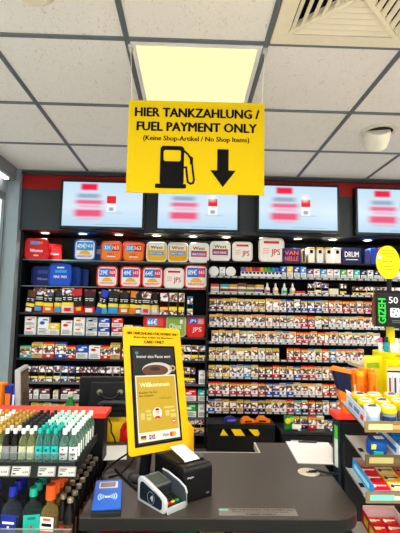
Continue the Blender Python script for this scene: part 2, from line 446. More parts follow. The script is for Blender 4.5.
def tv(cx, w, zb, px, flash, label):
    h = .432
    t = thing('television', label, 'television', (cx, 3.575, zb), group=None)
    fr = MB().ring(rrect(-w / 2, w / 2, 0, h, .006), rrect(-w / 2 + .018, w / 2 - .018, .022, h - .016, .003), 0, .03)
    fr.build('bezel', P('#1d2226', .35), t)
    MB().box(-w / 2 + .004, w / 2 - .004, .03, YF - 3.575, .004, h - .004).build('casing', BLACK, t)
    pk = [(.22, .43, .82, .97, .03, .03, '#f01246', 1), (.18, .46, .64, .74, .06, .035, '#7f90ac', .75),
          (.16, .50, .50, .60, .06, .035, '#f2447f', .9), (.2, .48, .42, .48, .06, .03, '#f79ab8', .75), (.15, .50, .22, .38, .06, .035, '#f22c68', .92), (.2, .48, .15, .19, .06, .03, '#f79ab8', .7),
          (px - .02, px + .18, .31, .34, .06, .02, '#a9c3d6', .8),
          (px, px + .115, .33, .53, .004, .008, '#f7fbff', 1), (px, px + .115, .53, .70, .004, .008, '#e8201c', 1), (px + .03, px + .085, .36, .44, .01, .015, '#5a6a80', .7),
          (.42, .86, .045, .06, .02, .006, '#8fa6b4', .7)]
    if flash: pk.append((px + .01, px + .085, .66, .8, .05, .07, '#ffffff', 1))
    q = MB().quad((-w / 2 + .018, .012, .022), (w / 2 - .018, .012, .022), (w / 2 - .018, .012, h - .016), (-w / 2 + .018, .012, h - .016))
    o = q.build('screen', screen_mat(pk), t, recalc=False)
    uvl = o.data.uv_layers.new(name='UVMap')
    for li, c in enumerate(((0, 0), (1, 0), (1, 1), (0, 1))): uvl.data[li].uv = c
    return t
tv(-.78, .735, 2.282, .55, False, 'wall television over the red and blue tubs, leftmost of four')
tv(.055, .735, 2.279, .63, True, 'wall television partly hidden by the hanging yellow sign')
tv(.945, .735, 2.293, .54, True, 'wall television just right of the hanging yellow sign')
tv(1.825, .735, 2.285, .55, False, 'wall television cut by the right edge, rightmost of four')

# ------------------------------------------------------------------ tobacco rack
YP = 3.72
rk = thing('tobacco_rack', 'long black shelf rack full of tobacco behind the counter', 'shelf rack', (0, 0, 0))
rblk = P('#08090b', .5, noise=.08)
MB().box(-1.515, 2.6, 4.03, 4.055, .02, 2.27).build('back_panel', P('#060708', .6), rk)
MB().box(-1.515, -1.49, 3.685, 4.03, 0.02, 2.27).build('side_panel', P('#14171a', .4), rk)
MB().box(.148, .166, 3.69, 4.03, 0.02, 2.04).build('divider', rblk, rk)
MB().box(2.58, 2.6, 3.69, 4.03, 0.02, 2.27).build('side_panel', rblk, rk)
ZL = [2.02, 1.785, 1.545, 1.352, 1.152, .95, .805, .668, .535]
ZR = [2.04, 1.9, 1.752, 1.604, 1.462, 1.32, 1.17, 1.016, .868, .722]
GL = GLASS('#cfe6df', .75, .03)
lip_m = P('#3a3e41', .4, .1)
for i, z in enumerate(ZL):
    if i < 2:
        MB().box(-1.49, .148, 3.70, 4.03, z - .008, z).build('shelf', GL, rk)
    else:
        o = MB().box(-1.49, .148, 3.70, 4.03, z - .012, z).build('shelf', rblk, rk)
        MB().box(-1.49, .148, 3.692, 3.70, z - .013, z + .004).build('shelf_lip', P('#2a2e31', .4) if i < 5 else P('#5d6266', .4), o)
for i, z in enumerate(ZR):
    o = MB().box(.166, 2.58, 3.70, 4.03, z - .012, z).build('shelf', rblk, rk)
    if i > 0:
        lp_ = MB().box(.166, 2.58, 3.692, 3.70, z - .015, z + .005)
        for q in range(30): lp_.box(.184 + .0632 * q, .230 + .0632 * q, 3.6914, 3.692, z - .010, z + .003, 1)
        lp_.build('shelf_lip', [lip_m if i > 2 else P('#3d4246', .4), P('#c2c6c8', .5)], o)
MB().box(-1.49, 2.58, 3.72, 4.03, .02, .44).build('base_cabinet', P('#131517', .5), rk)

# downlights under the fascia
dl_x = [-1.326, -.987, -.66, -.315, .018, .325, .666, .985, 1.31, 1.635]
for i, x in enumerate(dl_x):
    t = thing('downlight', 'small warm downlight under the black fascia, %s from the left' % ORD[i], 'downlight', (x, 3.76, 2.2705), group='downlights over the tobacco rack')
    MB().ring(ell(0, 0, .045, .045, 24), ell(0, 0, .034, .034, 24), -.006, 0, 'z').build('ring', P('#b5a894', .3, .5), t, smooth=True)
    MB().lathe([(.034, -.003), (.034, -.0005)], 24).build('lens', EM('#fff0cf', 9.0), t)
    ld = bpy.data.lights.new('downlight_beam', 'SPOT'); ld.energy = 17; ld.color = (1, .93, .82); ld.spot_size = R(125); ld.spot_blend = .6; ld.shadow_soft_size = .03
    lo = bpy.data.objects.new('downlight_beam', ld); COL.objects.link(lo); lo.parent = t; lo.location = (0, 0, -.012)
    lo.rotation_euler = (R(-8), 0, 0)

# ------------------------------------------------------------------ packs
photo = bpy.data.materials.new('warning_picture'); photo.use_nodes = True
nt = photo.node_tree; b = nt.nodes['Principled BSDF']; b.inputs['Roughness'].default_value = .45
tc = nt.nodes.new('ShaderNodeTexCoord'); oi = nt.nodes.new('ShaderNodeObjectInfo')
nz = nt.nodes.new('ShaderNodeTexNoise'); nz.noise_dimensions = '4D'; nz.inputs['Scale'].default_value = 24; nz.inputs['Detail'].default_value = 1
mu = nt.nodes.new('ShaderNodeMath'); mu.operation = 'MULTIPLY'; mu.inputs[1].default_value = 40
nt.links.new(oi.outputs['Random'], mu.inputs[0]); nt.links.new(mu.outputs[0], nz.inputs['W']); nt.links.new(tc.outputs['Object'], nz.inputs['Vector'])
rp = nt.nodes.new('ShaderNodeValToRGB'); rp.color_ramp.interpolation = 'CONSTANT'
cols = [(0, '#fafafa'), (.42, '#e0a888'), (.455, '#8a2c20'), (.49, '#2c2424'), (.535, '#50608a'), (.575, '#e0b494'), (.61, '#f8f8f8')]
rp.color_ramp.elements[0].color = lin(cols[0][1]); rp.color_ramp.elements[1].position = cols[1][0]; rp.color_ramp.elements[1].color = lin(cols[1][1])
for p_, c_ in cols[2:]:
    e = rp.color_ramp.elements.new(p_); e.color = lin(c_)
nt.links.new(nz.outputs['Fac'], rp.inputs['Fac']); nt.links.new(rp.outputs['Color'], b.inputs['Base Color'])
WARN = P('#ffe43a', .5, noise=0)
PACK_COL = {'m': (MAROON, WHITE, 'maroon'), 'c': (CREAM, GOLD, 'cream'), 'w': (WHITE, LGREY, 'white'), 'o': (WHITE, ORANGE, 'white and orange'), 'y': (P('#f0c92a', .45), WHITE, 'yellow'),
            'b': (P('#1d4fc0', .4), WHITE, 'blue'), 'r': (P('#e0201e', .4), WHITE, 'red'), 'k': (P('#1c1d20', .4), GOLD, 'black'), 'g': (GREEN, WHITE, 'green'), 's': (SKY, WHITE, 'light blue'), 't': (TAN, GOLD, 'tan'),
            'n': (NAVY, SILVER, 'navy'), 'v': (P('#6a3a86', .4), WHITE, 'purple'), 'R': (WHITE, P('#e0201e', .4), 'white and red'), 'B': (WHITE, P('#1d4fc0', .4), 'white and blue'), 'G': (P('#b9bdc0', .4), NAVY, 'silver grey'), 'q': (TEAL, WHITE, 'teal')}
_pack = {}
def pack_mesh(code, w, h, d=.024, style=0):
    """flip-top pack: coloured base and lid, badge, picture band and a yellow text band on the front"""
    key = (code, round(w, 4), round(h, 4), d, style)
    if key in _pack: return _pack[key]
    base, acc, _ = PACK_COL[code]
    mb = MB(); mb.box(-w / 2, w / 2, 0, d, 0, h, 0)
    e = .0007; iw = w / 2 - .0008
    def band(z0, z1, m, xa=-1, xb=1, dy=1): mb.box(xa * iw, xb * iw, -e * dy, 0, z0 * h, z1 * h, m)
    if style == 0:      # priced shelf packs: colour below, picture in the middle, yellow text on top
        band(.27, .34, 5); band(.34, .76, 3); band(.76, .88, 2); band(.90, .985, 1 if acc is not WHITE else 0)
        band(.79, .81, 4, -.8, .8, 2); band(.83, .85, 4, -.7, .7, 2)
        mb.prism(ell(0, .16 * h, w * .17, h * .08, 12), -e, 0, 'y', 1); band(.245, .285, 4, -.6, .6)
        mb.box(-w / 2 - .0004, w / 2 + .0004, -.0004, d + .0004, .895 * h, .902 * h, 4)
    elif style == 1:    # upright box with a white text panel
        band(.02, .46, 5); 
        for k in range(4): band(.10 + .08 * k, .13 + .08 * k, 4, -.8, .8 - .3 * (k % 2), 2)
        mb.prism(ell(-.1 * w, .68 * h, w * .24, h * .1, 12), -e, 0, 'y', 1); band(.82, .9, 1, -.1, .8)
    elif style == 2:    # dark pouch-like pack
        band(.02, .2, 3); band(.24, .34, 2); band(.38, .6, 4); band(.62, .97, 3)
    return _pack.setdefault(key, mb.mesh('cigarette_pack', [base, acc, WARN, photo, INK, WHITE]))
def put_pack(code, x, z, w, h, label, group, style=0, d=.024, y=None, name='cigarette_pack', cat='cigarette pack', rz=0):
    o = put(name, pack_mesh(code, w, h, d, style), None, (x, (YP if y is None else y), z), (0, 0, rz))
    tag(o, label, cat, group); return o
def pack_row(codes, x0, step, z, where, group, w=.058, h=.098, gap=()):
    k = 0
    for i, c in enumerate(codes):
        if c == ' ': continue
        k += 1
        put_pack(c, x0 + step * i + random.uniform(-.0015, .0015), z, w + random.uniform(-.004, .001), h + random.choice((0, 0, 0, .006)), '%s cigarette pack, %s from left, %s' % (PACK_COL[c][2], ORD[k - 1], where), group)
ST = .0632; X0 = .208
rows = [
    (3, 'mmccowyyooBbnbbbBrRrrRrrr', 'highest dense row of right rack'),
    (4, 'ooRRooRRoowwRrrwkBBwwRRww', 'second dense row of right rack'),
    (5, 'oooowwoooBBorrRrRRwwwwww', 'third dense row of right rack'),
    (6, 'cccwccowcc rrrBcrsRRRR', 'fourth dense row of right rack'),
    (7, 'ywyBBscmmrmRbrrRotnBbb', 'fifth dense row of right rack'),
    (8, 'rrRrrrRrbbBbooowrrBw', 'sixth dense row of right rack'),
    (9, 'bBtmtnvntRRrsnrmBbRw', 'lowest dense row of right rack'),
]
for i, codes, wh in rows:
    pack_row(codes, X0 + (.024 if i == 5 else 0), ST, ZR[i], wh, 'cigarette packs in the right rack')

# upper right shelves -------------------------------------------------------
z = ZR[1]
for k, c in enumerate('bybsPRsOBgRqnBnBsw'):
    c = {'P': 'v', 'O': 'o'}.get(c, c)
    x = .842 + .0613 * k
    put_pack(c, x, z, .052, .085 if k > 3 else .105, '%s filter box, %s from left, beside the row of coloured pots' % (PACK_COL[c][2], ORD[k]), 'small boxes on the upper right shelf', 1, name='filter_box', cat='box')
lcol = ['#6a6ab0', '#d06a3a', '#e07818', '#a83048', '#c8203a', '#e8a010', '#7cae2a', '#2a9a52', '#2a8fae', '#2a5ac0', '#2048a8']
cname = ['lilac', 'rust', 'orange', 'plum', 'crimson', 'amber', 'lime', 'green', 'turquoise', 'blue', 'cobalt']
wb = MB().box(-.016, .016, 0, .03, 0, .052).mesh('body', WHITE)
for k, c in enumerate(lcol):
    t = thing('filter_tip_bottle', 'small white pot with %s round top on the upper right shelf' % cname[k], 'bottle', (.475 + .0345 * k, YP, z), group='colour-topped pots on the upper right shelf')
    put('body', wb, t)
    m = P(c, .35)
    MB().lathe([(.008, .05), (.017, .056), (.021, .072), (.017, .088), (.006, .094)], 14).build('top', m, t, loc=(0, .016, 0), smooth=True)
    MB().prism([(-.014, .05), (.014, .05), (.009, .03), (-.009, .03)], -.001, 0, 'y').build('stripe', P('#26305e', .4), t)
for k, (x, nm) in enumerate(((.213, 'leftmost'), (.365, 'beside the coloured pots'))):
    t = thing('round_tin', 'round white tin standing on edge on upper right shelf, ' + nm, 'tin', (x, YP, z))
    MB().lathe([(.044, 0), (.046, .004), (.046, .028), (.043, .032)], 24).build('lid', WHITE, t, loc=(0, .032, .046), rot=(R(90), 0, 0), smooth=True)
    MB().lathe([(.044, 0), (.044, .03)], 24).build('base', LGREY, t, loc=(0, .06, .046), rot=(R(90), 0, 0), smooth=True)
put_pack('w', .29, z, .05, .085, 'plain white filter box between two round tins', None, 1, name='filter_box', cat='box')
# flat paper booklets on the third shelf: two tiers
z = ZR[2]
pc = ['#d6433a', '#2aa0b4', '#d69a26', '#7a4a34', '#8a6a32', '#d8a83c']; pn = ['red', 'teal', 'gold', 'brown', 'bronze', 'ochre']
pc2 = ['#7a3430', '#8c2a3a', '#6d7a62', '#6a7a2a']; pn2 = ['rust brown', 'burgundy', 'sage', 'olive']
def booklet(x, z, c, label, w=.072, h=.04):
    t = thing('paper_booklet_box', label, 'box', (x, YP, z), group='paper booklet boxes on the third right shelf')
    MB().box(-w / 2, w / 2, 0, .08, 0, h).build('carton', P('#e9e3d6', .6), t)
    MB().box(-w / 2 - .0004, w / 2 + .0004, -.001, .07, h * .38, h + .001).build('sleeve', P(c, .45), t)
for k, c in enumerate(pc2):
    booklet(.31 + .077 * k, z, c, '%s cigarette paper box, lower tier on the third right shelf' % pn2[k])
for k, c in enumerate(pc):
    if k < 1: booklet(.225, z + .041, c, 'red cigarette paper box at the left end of the third right shelf', h=.038)
    else: booklet(.233 + .079 * k, z + .041, c, '%s cigarette paper box, upper tier on the third right shelf' % pn[k], h=.05 if k == 3 else .038)
booklet(.225, z, '#b9b2a4', 'beige cigarette paper box under the red one, third right shelf')
booklet(.62, z, '#6a4a8a', 'violet cigarette paper box, lower tier beside the white bottles', h=.041)
for k, (x, c, nm) in enumerate(((.70, '#d8281e', 'red'), (.775, '#f0c020', 'yellow'), (.855, '#3fae6a', 'green'), (.93, '#e8a020', 'orange'))):
    t = thing('refill_bottle', 'small white squeeze bottle with %s label on third right shelf' % nm, 'bottle', (x, YP + .02, z), group='white squeeze bottles on the third right shelf')
    MB().lathe([(.022, 0), (.024, .004), (.024, .05), (.012, .064)], 16).build('body', WHITE, t, smooth=True)
    MB().lathe([(.0105, .062), (.0095, .085), (.004, .1)], 12).build('nozzle', WHITE, t, smooth=True)
    MB().box(-.018, .018, -.0255, -.02, .012, .034).build('label', P(c, .45), t)
booklet(1.0, z, '#d8362c', 'red and white booklet box right of the squeeze bottles', .08, .03)
for k, (c, h) in enumerate((('n', .10), ('B', .115), ('b', .105))):
    put_pack(c, 1.095 + .063 * k, z, .06, h, '%s tall carton standing in third right shelf, %s of three' % (PACK_COL[c][2], ORD[k]), 'tall cartons on the third right shelf', 2, name='tobacco_carton', cat='box', rz=R((-6, 9, -5)[k]))
booklet(1.30, z, '#e6d9b4', 'cream booklet box low beside the tall blue cartons', .085, .058)
put_pack('k', 1.385, z, .06, .105, 'black tall carton alone right of the cream booklet box', None, 2, name='tobacco_carton', cat='box')
for k, c in enumerate('kmctwBoyBn'):
    put_pack(c, 1.5 + .066 * k, z, .06, .08, '%s box at the right of the third right shelf, %s' % (PACK_COL[c][2], ORD[k]), 'boxes at the right of the third right shelf', 2, name='tobacco_box', cat='box')

# ------------------------------------------------------------------ plastic tubs and boxes on the top shelves
def tub(x, z, w, h, rim, face, label, bits=(), d=.11, y=YP, rz=0, tilt=0, group='plastic tobacco tubs'):
    t = thing('tobacco_tub', label, 'tub', (x, y, z), (R(tilt), 0, R(rz)), group=group)
    r = min(w, h) * .2
    # bucket behind, rounded lid with raised rim in front, printed face panel
    b_ = MB(); n = 4
    f1 = rrect(-w / 2 + .006, w / 2 - .006, .006, h - .006, r); f2 = rrect(-w / 2 + .016, w / 2 - .016, .012, h - .016, r)
    k = len(f1)
    b_.add([(p[0], .02, p[1]) for p in f1] + [(p[0], d, p[1]) for p in f2], [tuple(range(k)), tuple(range(k, 2 * k))[::-1]] + [(i, (i + 1) % k, k + (i + 1) % k, k + i) for i in range(k)])
    b_.build('bucket', rim, t, smooth=True)
    MB().ring(rrect(-w / 2, w / 2, 0, h, r), rrect(-w / 2 + .012, w / 2 - .012, .012, h - .012, r * .8), 0, .022).build('lid_rim', rim, t, smooth=True, bevel=.003)
    MB().prism(rrect(-w / 2 + .011, w / 2 - .011, .011, h - .011, r * .8), .005, .02, 'y').build('lid_panel', face, t)
    for bi, bit in enumerate(bits):
        yb = .0042 - .0003 * bi
        if bit[0] == 'rect':
            _, u0, u1, v0, v1, m = bit
            MB().box((u0 - .5) * w, (u1 - .5) * w, yb, .006, v0 * h, v1 * h).build('label_patch', m, t)
        elif bit[0] == 'sun':
            _, uc, vc, rr, m = bit
            MB().prism(ell((uc - .5) * w, vc * h, rr * w, rr * h * .75, 16, 0, 180), yb, .006, 'y').build('label_emblem', m, t)
        elif bit[0] == 'text':
            _, s, uc, vc, ww, hh, m = bit
            lettering(s, ww * w, hh * h, m, t, ((uc - .5) * w, yb, vc * h), bold=.02)
    return t
TW, TH = .185, .192
win_bits = [('rect', .22, .62, .72, .86, SKY), ('rect', .62, .76, .74, .84, ORANGE), ('text', 'Winston', .5, .42, .55, .15, WINK), ('rect', .4, .6, .16, .22, WHITE)]
tub(-1.385, ZL[0], .205, .19, P('#d3151c', .35), P('#d8181e', .35), 'red tobacco tub with light blue strip, leftmost on the top shelf', win_bits)
tub(-1.262, ZL[0], .13, .16, P('#b01218', .35), P('#b8151a', .35), 'smaller red tub half hidden behind the leftmost red tub', [('text', 'Winston', .5, .42, .6, .14, WINK)], d=.08, y=YP + .125)
par = lambda p, bg=P('#2a78e0', .4): [('rect', .12, .88, .48, .88, bg), ('rect', .6, .86, .5, .86, P('#e8384a', .4)), ('text', '163', .73, .7, .22, .14, WINK), ('text', p, .34, .69, .36, .22, WINK), ('sun', .5, .27, .24, P('#ffb414', .4)), ('text', 'PARAMOUNT', .5, .19, .66, .09, RED)]
tub(-.952, ZL[0], .195, .19, P('#1456b8', .35), WHITE, 'blue-rimmed tub with orange half sun, on the top shelf', [('rect', .12, .88, .48, .88, SKY), ('text', '163', .7, .7, .28, .14, WINK), ('text', '49€', .34, .69, .4, .24, WINK), ('sun', .5, .28, .26, P('#ffb414', .4)), ('text', 'PARAMOUNT', .5, .2, .68, .09, BLUE)])
tub(-.852, ZL[0], .12, .15, P('#1b62c4', .35), P('#2a78d8', .35), 'blue tub half hidden behind the blue-rimmed sun tub', [('rect', .2, .8, .5, .8, WHITE)], d=.08, y=YP + .125)
for k, (x, pr) in enumerate(((-.715, '32€'), (-.515, '32€'))):
    tub(x, ZL[0], .19, .18, P('#e8361a', .35), P('#ff8a14', .35), 'orange tub with red rim on the top shelf, %s' % ('directly right of blue sun tub' if k == 0 else 'directly left of white tubs'),
        [('rect', .14, .5, .5, .84, SKY), ('rect', .52, .88, .5, .84, RED), ('text', pr, .32, .68, .3, .2, WINK), ('text', '163', .7, .68, .3, .2, WINK), ('text', 'PALL', .5, .34, .36, .12, RED), ('rect', .3, .7, .2, .25, WHITE)])
wst = lambda c: [('rect', .12, .88, .34, .62, c), ('rect', .12, .88, .6, .9, P('#f6f2e4', .5)), ('text', 'West', .5, .73, .6, .16, INK), ('rect', .16, .84, .36, .5, SKY), ('text', 'BEST DEAL', .5, .43, .6, .07, WINK)]
for k, (x, c, rim, ww) in enumerate(((-.308, P('#f5b81a', .4), P('#ece8de', .3), 'yellow'), (-.116, P('#f3a914', .4), P('#ece8de', .3), 'amber'), (.075, P('#e0231e', .4), P('#f4f2ee', .3), 'red'), (.268, P('#c01a1e', .4), P('#f4f2ee', .3), 'dark red'))):
    tub(x, ZL[0] if x < .1 else ZR[0], .187, .182, rim, c if k < 2 else WHITE, 'white-rimmed tub with %s and light blue band, top shelf' % ww, wst(c) if k < 2 else [('rect', .12, .88, .3, .62, c)] + wst(c)[1:])
jps = [('rect', .2, .8, .76, .86, RED), ('text', 'JPS', .66, .38, .36, .32, P('#c81e1e', .4)), ('rect', .16, .4, .54, .57, PINK), ('rect', .16, .42, .45, .48, PINK), ('rect', .16, .38, .36, .39, PINK)]
tub(.47, ZR[0], .185, .182, P('#e8e4dc', .3), P('#f6f3ee', .4), 'white tub with red letters on the top shelf, smaller of two', jps)
tub(.735, ZR[0], .235, .225, P('#e8d9cc', .3), P('#f8f4ee', .4), 'large white tub with red letters beside the navy box', jps)
# second shelf
tub(-1.345, ZL[1], .19, .18, P('#101a56', .35), P('#141f66', .35), 'dark navy tub on the second shelf, far left', [('rect', .3, .8, .62, .8, P('#28489c', .4)), ('text', 'Winston', .55, .36, .5, .13, P('#8fa4d8', .4))], y=YP + .05, rz=-6)
tub(-1.162, ZL[1], .205, .2, P('#1440b0', .35), P('#1c50c8', .35), 'bright blue tub in front of more tubs on second shelf', [('rect', .28, .78, .6, .72, SKY), ('text', 'MAX', .36, .42, .26, .12, WINK), ('text', 'MAX', .68, .42, .26, .12, WINK), ('rect', .36, .66, .8, .86, WHITE)])
tub(-1.10, ZL[1], .18, .185, P('#183c98', .35), P('#1c48b0', .35), 'blue tub right behind the bright blue tub', d=.07, y=YP + .125)
tub(-1.04, ZL[1], .17, .175, P('#12307c', .35), P('#163a90', .35), 'darker blue tub, hindmost of the three on second shelf', d=.07, y=YP + .2)
for k, (x, p, nm) in enumerate(((-.742, '29€', 'leftmost'), (-.533, '49€', 'middle'), (-.338, '64€', 'rightmost'))):
    tub(x, ZL[1], .19, .19, P('#e3241c', .35), P('#f8f4ee', .4), 'red-rimmed white tub with orange half sun, %s of three equals' % nm, par(p))
tub(-.145, ZL[1], .185, .185, P('#e8d9d0', .3), P('#f8f4f0', .4), 'pale tub with red letters on the second shelf', jps)
tub(.055, ZL[1], .215, .215, P('#e3241c', .35), P('#f8f4ee', .4), 'big red-rimmed sun tub at the right end of the second shelf', par('89€'))
# fourth shelf, right of the stacked packs
tub(-.307, ZL[3], .2, .195, P('#d4181c', .35), P('#e0221e', .35), 'red tub with blue price patch over the yellow kiosk', [('rect', .16, .62, .5, .84, SKY), ('rect', .62, .86, .5, .84, P('#f04a4a', .4)), ('text', '66€', .4, .68, .42, .24, WINK)])
tub(-.116, ZL[3], .178, .195, P('#b9c8a0', .35), P('#8fb24a', .4), 'green tub with pale rim over the yellow kiosk', [('text', 'Ohne', .46, .5, .6, .26, P('#eef4d8', .4)), ('rect', .7, .82, .62, .8, WHITE)])
tub(.06, ZL[3], .168, .195, P('#d4181c', .35), P('#e0221e', .35), 'red tub with blue strip beside the rack divider', [('rect', .1, .6, .62, .86, BLUE), ('rect', .6, .9, .62, .86, P('#f0a0a0', .4)), ('text', 'JPS', .35, .74, .34, .16, WINK), ('text', 'JPS', .56, .34, .5, .26, P('#ffd8d8', .4))])

def named_box(x, z, w, h, m, words_, wm, label, y=YP, d=.12, name='tobacco_box'):
    t = thing(name, label, 'box', (x, y, z))
    MB().box(-w / 2, w / 2, 0, d, 0, h).build('carton', m, t, bevel=.0015)
    n = len(words_)
    for i, s in enumerate(words_):
        lettering(s, w * .74, h * (.3 if n == 2 else .34), wm, t, (0, -.0008, h * (.68 - .4 * i if n == 2 else .58)), bold=.03)
    if n == 1: MB().box(-w * .32, w * .32, -.0008, 0, h * .24, h * .29).build('label_patch', WHITE, t)
    return t
named_box(.918, ZR[0], .17, .13, P('#1a2470', .4), ('VAN', 'NELLE'), P('#ff5a1e', .4), 'navy box with orange capitals beside the large white tub')
named_box(1.47, ZR[0], .175, .15, P('#101c56', .4), ('DRUM',), WINK, 'dark navy box with large white capitals on the top shelf')
for k in range(4):
    t = thing('tobacco_tin', 'white tin with black badge between the two navy boxes, %s from left' % ORD[k], 'tin', (1.1 + .08 * k, YP, ZR[0]), group='white tins between the navy boxes')
    MB().box(-.03, .03, 0, .09, 0, .145).build('tin_body', P('#f3f0e6', .35), t, bevel=.004)
    MB().box(-.0305, .0305, -.001, .091, .128, .14).build('lid_band', GOLD, t)
    MB().prism(rrect(-.014, .014, .09, .122, .004), -.0015, 0, 'y').build('badge', INK, t)
t = thing('tobacco_tin', 'gold striped tin right of the navy box with orange capitals', 'tin', (1.03, YP, ZR[0]))
MB().box(-.022, .022, 0, .09, 0, .12).build('tin_body', P('#b9a878', .35), t, bevel=.004)
MB().box(-.008, .008, -.001, 0, .01, .11).build('stripe', NAVY, t)
named_box(1.615, ZR[0], .05, .13, P('#3a3f70', .4), (), None, 'slate blue box right of the dark navy box')
named_box(1.685, ZR[0], .075, .15, P('#1f3fae', .4), (), None, 'blue and white box right of the slate box')
named_box(1.775, ZR[0], .09, .16, P('#d8201c', .4), (), None, 'red box on the top shelf behind the yellow oval sign')

# ------------------------------------------------------------------ hanging pouches on the third shelf
def pouch(x, z, w, h, body, top, low, label, lean=0, y=YP, warn=True, dark=None, group='tobacco pouches on the third shelf'):
    t = thing('tobacco_pouch', label, 'pouch', (x, y, z), (0, R(lean), 0), group=group)
    mb = MB(); nx, nz = 5, 7; fr, bk = [], []
    for j in range(nz + 1):
        v = j / nz
        for i in range(nx + 1):
            u = i / nx * 2 - 1
            puff = .016 * (1 - u * u) ** .6 * math.sin(PI * (.08 + .84 * v)) if abs(u) < 1 else 0
            wob = .0025 * math.sin(5 * u + 9 * v + x * 40)
            ww = w / 2 * (1 - .08 * math.sin(PI * v))
            fr.append((u * ww, .018 - puff + wob, v * h)); bk.append((u * ww, .02 + puff * .6 + wob, v * h))
    n = len(fr); row = nx + 1
    def bands(v): return 2 if v < .32 else (3 if v < .44 and warn else (4 if v < .72 else 1))
    for j in range(nz):
        m = bands((j + .5) / nz)
        for i in range(nx):
            a = j * row + i
            mb.f.append((a, a + 1, a + 1 + row, a + row)); mb.m.append(m)
    for j in range(nz):
        for i in range(nx):
            a = n + j * row + i
            mb.f.append((a, a + row, a + 1 + row, a + 1)); mb.m.append(0)
    for j in range(nz):
        for i in (0, nx):
            a = j * row + i
            mb.f.append((a, a + row, n + a + row, n + a)); mb.m.append(0)
    for i in range(nx):
        mb.f.append((i, n + i, n + i + 1, i + 1)); mb.m.append(0); a = nz * row + i
        mb.f.append((a, a + 1, n + a + 1, n + a)); mb.m.append(0)
    mb.v = fr + bk
    mb.build('bag', [body, top, low, WARN, dark or P('#201c1c', .5)], t, smooth=True)
    MB().box(-w / 2 * .96, w / 2 * .96, .014, .022, h * .93, h).build('seal', body, t)
    pouch.k += 1; k_ = pouch.k
    lm = (WHITE, SKY, WHITE, SKY, RED, P('#f0d020', .4), WHITE, None, SKY, SKY, WHITE, ORANGE, WHITE, RED, WHITE)[k_ % 15]
    if lm: MB().box(-w * (.3 - .06 * (k_ % 3)), w * .3, .0, .006, h * (.06 + .03 * (k_ % 3)), h * (.22 + .03 * (k_ % 2))).build('label_patch', lm, t)
    MB().box(-w * .36, w * .36, .003, .0075, h * .6, h * .63).build('text_line', WHITE, t)
    MB().box(-w * .32, w * .34, .003, .0075, h * .53, h * .555).build('text_line', WHITE, t)
    return t
PX = lambda px: xat(px, ZL[2] + .1)
pouch.k = -1
plist = [(29, .075, .2, MAROON, BROWN, MAROON, 'dark maroon pouch at the left end of the third shelf', 8),
         (37, .10, .225, P('#7a2024', .4), photo, RUBY, 'black and ruby pouch with yellow band, second on the third shelf', 0),
         (47.5, .085, .21, P('#d89018', .4), photo, ORANGE, 'orange and black pouch right of the ruby pouch', 0),
         (57, .075, .215, P('#c8801a', .4), P('#38302c', .5), P('#f0a024', .4), 'amber pouch with dark top, fourth on the third shelf', 2),
         (67.5, .10, .225, P('#d8a8a0', .4), photo, P('#f0e8e4', .5), 'pinkish white pouch over the white stacked packs', 0),
         (79, .08, .22, P('#d8181e', .35), P('#d8181e', .35), RED, 'glossy red pouch right of the pinkish pouch', -4),
         (89, .095, .215, P('#c0181c', .35), P('#402022', .5), RED, 'red and black pouch left of the twisted blue pouch', 0),
         (98.5, .062, .22, P('#1838c8', .3), P('#1838c8', .3), BLUE, 'shiny blue pouch leaning on the third shelf', 14),
         (104.5, .05, .2, P('#c8c8c4', .4), P('#303438', .5), P('#58b0d0', .4), 'narrow silver pouch beside the leaning blue pouch', -6),
         (112.5, .088, .22, P('#e8e4da', .4), P('#2a2624', .5), P('#4aa0e0', .4), 'white pouch with blue patch above the red stacked packs', 0),
         (123.5, .09, .21, P('#f08014', .4), P('#2a2624', .5), P('#f58518', .4), 'bright orange pouch with black top above the kiosk corner', 0),
         (132.5, .065, .21, P('#e0761a', .4), P('#f08a20', .4), P('#f0901c', .4), 'orange pouch right of the bright orange one', 3),
         (138.5, .065, .2, P('#183090', .35), P('#1c1a20', .5), P('#2040b0', .4), 'blue pouch with yellow band over the kiosk', 0),
         (145.5, .08, .205, P('#c8201e', .4), photo, P('#f0ece8', .5), 'red and white pouch left of the black pouch', 4),
         (154.5, .08, .2, P('#b8181e', .4), P('#1c1a1a', .5), P('#e8e2da', .5), 'black, red and white pouch over the red tub', -3)]
for (px, w, h, bo, to, lo, lab, le) in plist:
    pouch(PX(px), ZL[2], w * 1.08, h, bo, to, lo, lab, le + random.uniform(-3, 3), y=YP + random.uniform(-.012, .02), warn=lo is not RED)
for k, (px, c, lab) in enumerate(((164, 'r', 'red upright box with picture left of the two yellow boxes'), (173, 'y', 'yellow and black upright box with picture, third shelf'), (181.5, 'y', 'yellow box with blue stripe, narrowest of three upright boxes'))):
    put_pack(c, PX(px), ZL[2], .072 if k < 2 else .05, .2, lab, 'upright boxes at the right of the third shelf', 2, name='tobacco_box', cat='box', d=.04)
put_pack('s', PX(190), ZL[2], .05, .17, 'light blue upright box at the right end of third shelf', None, 2, name='tobacco_box', cat='box', d=.04)
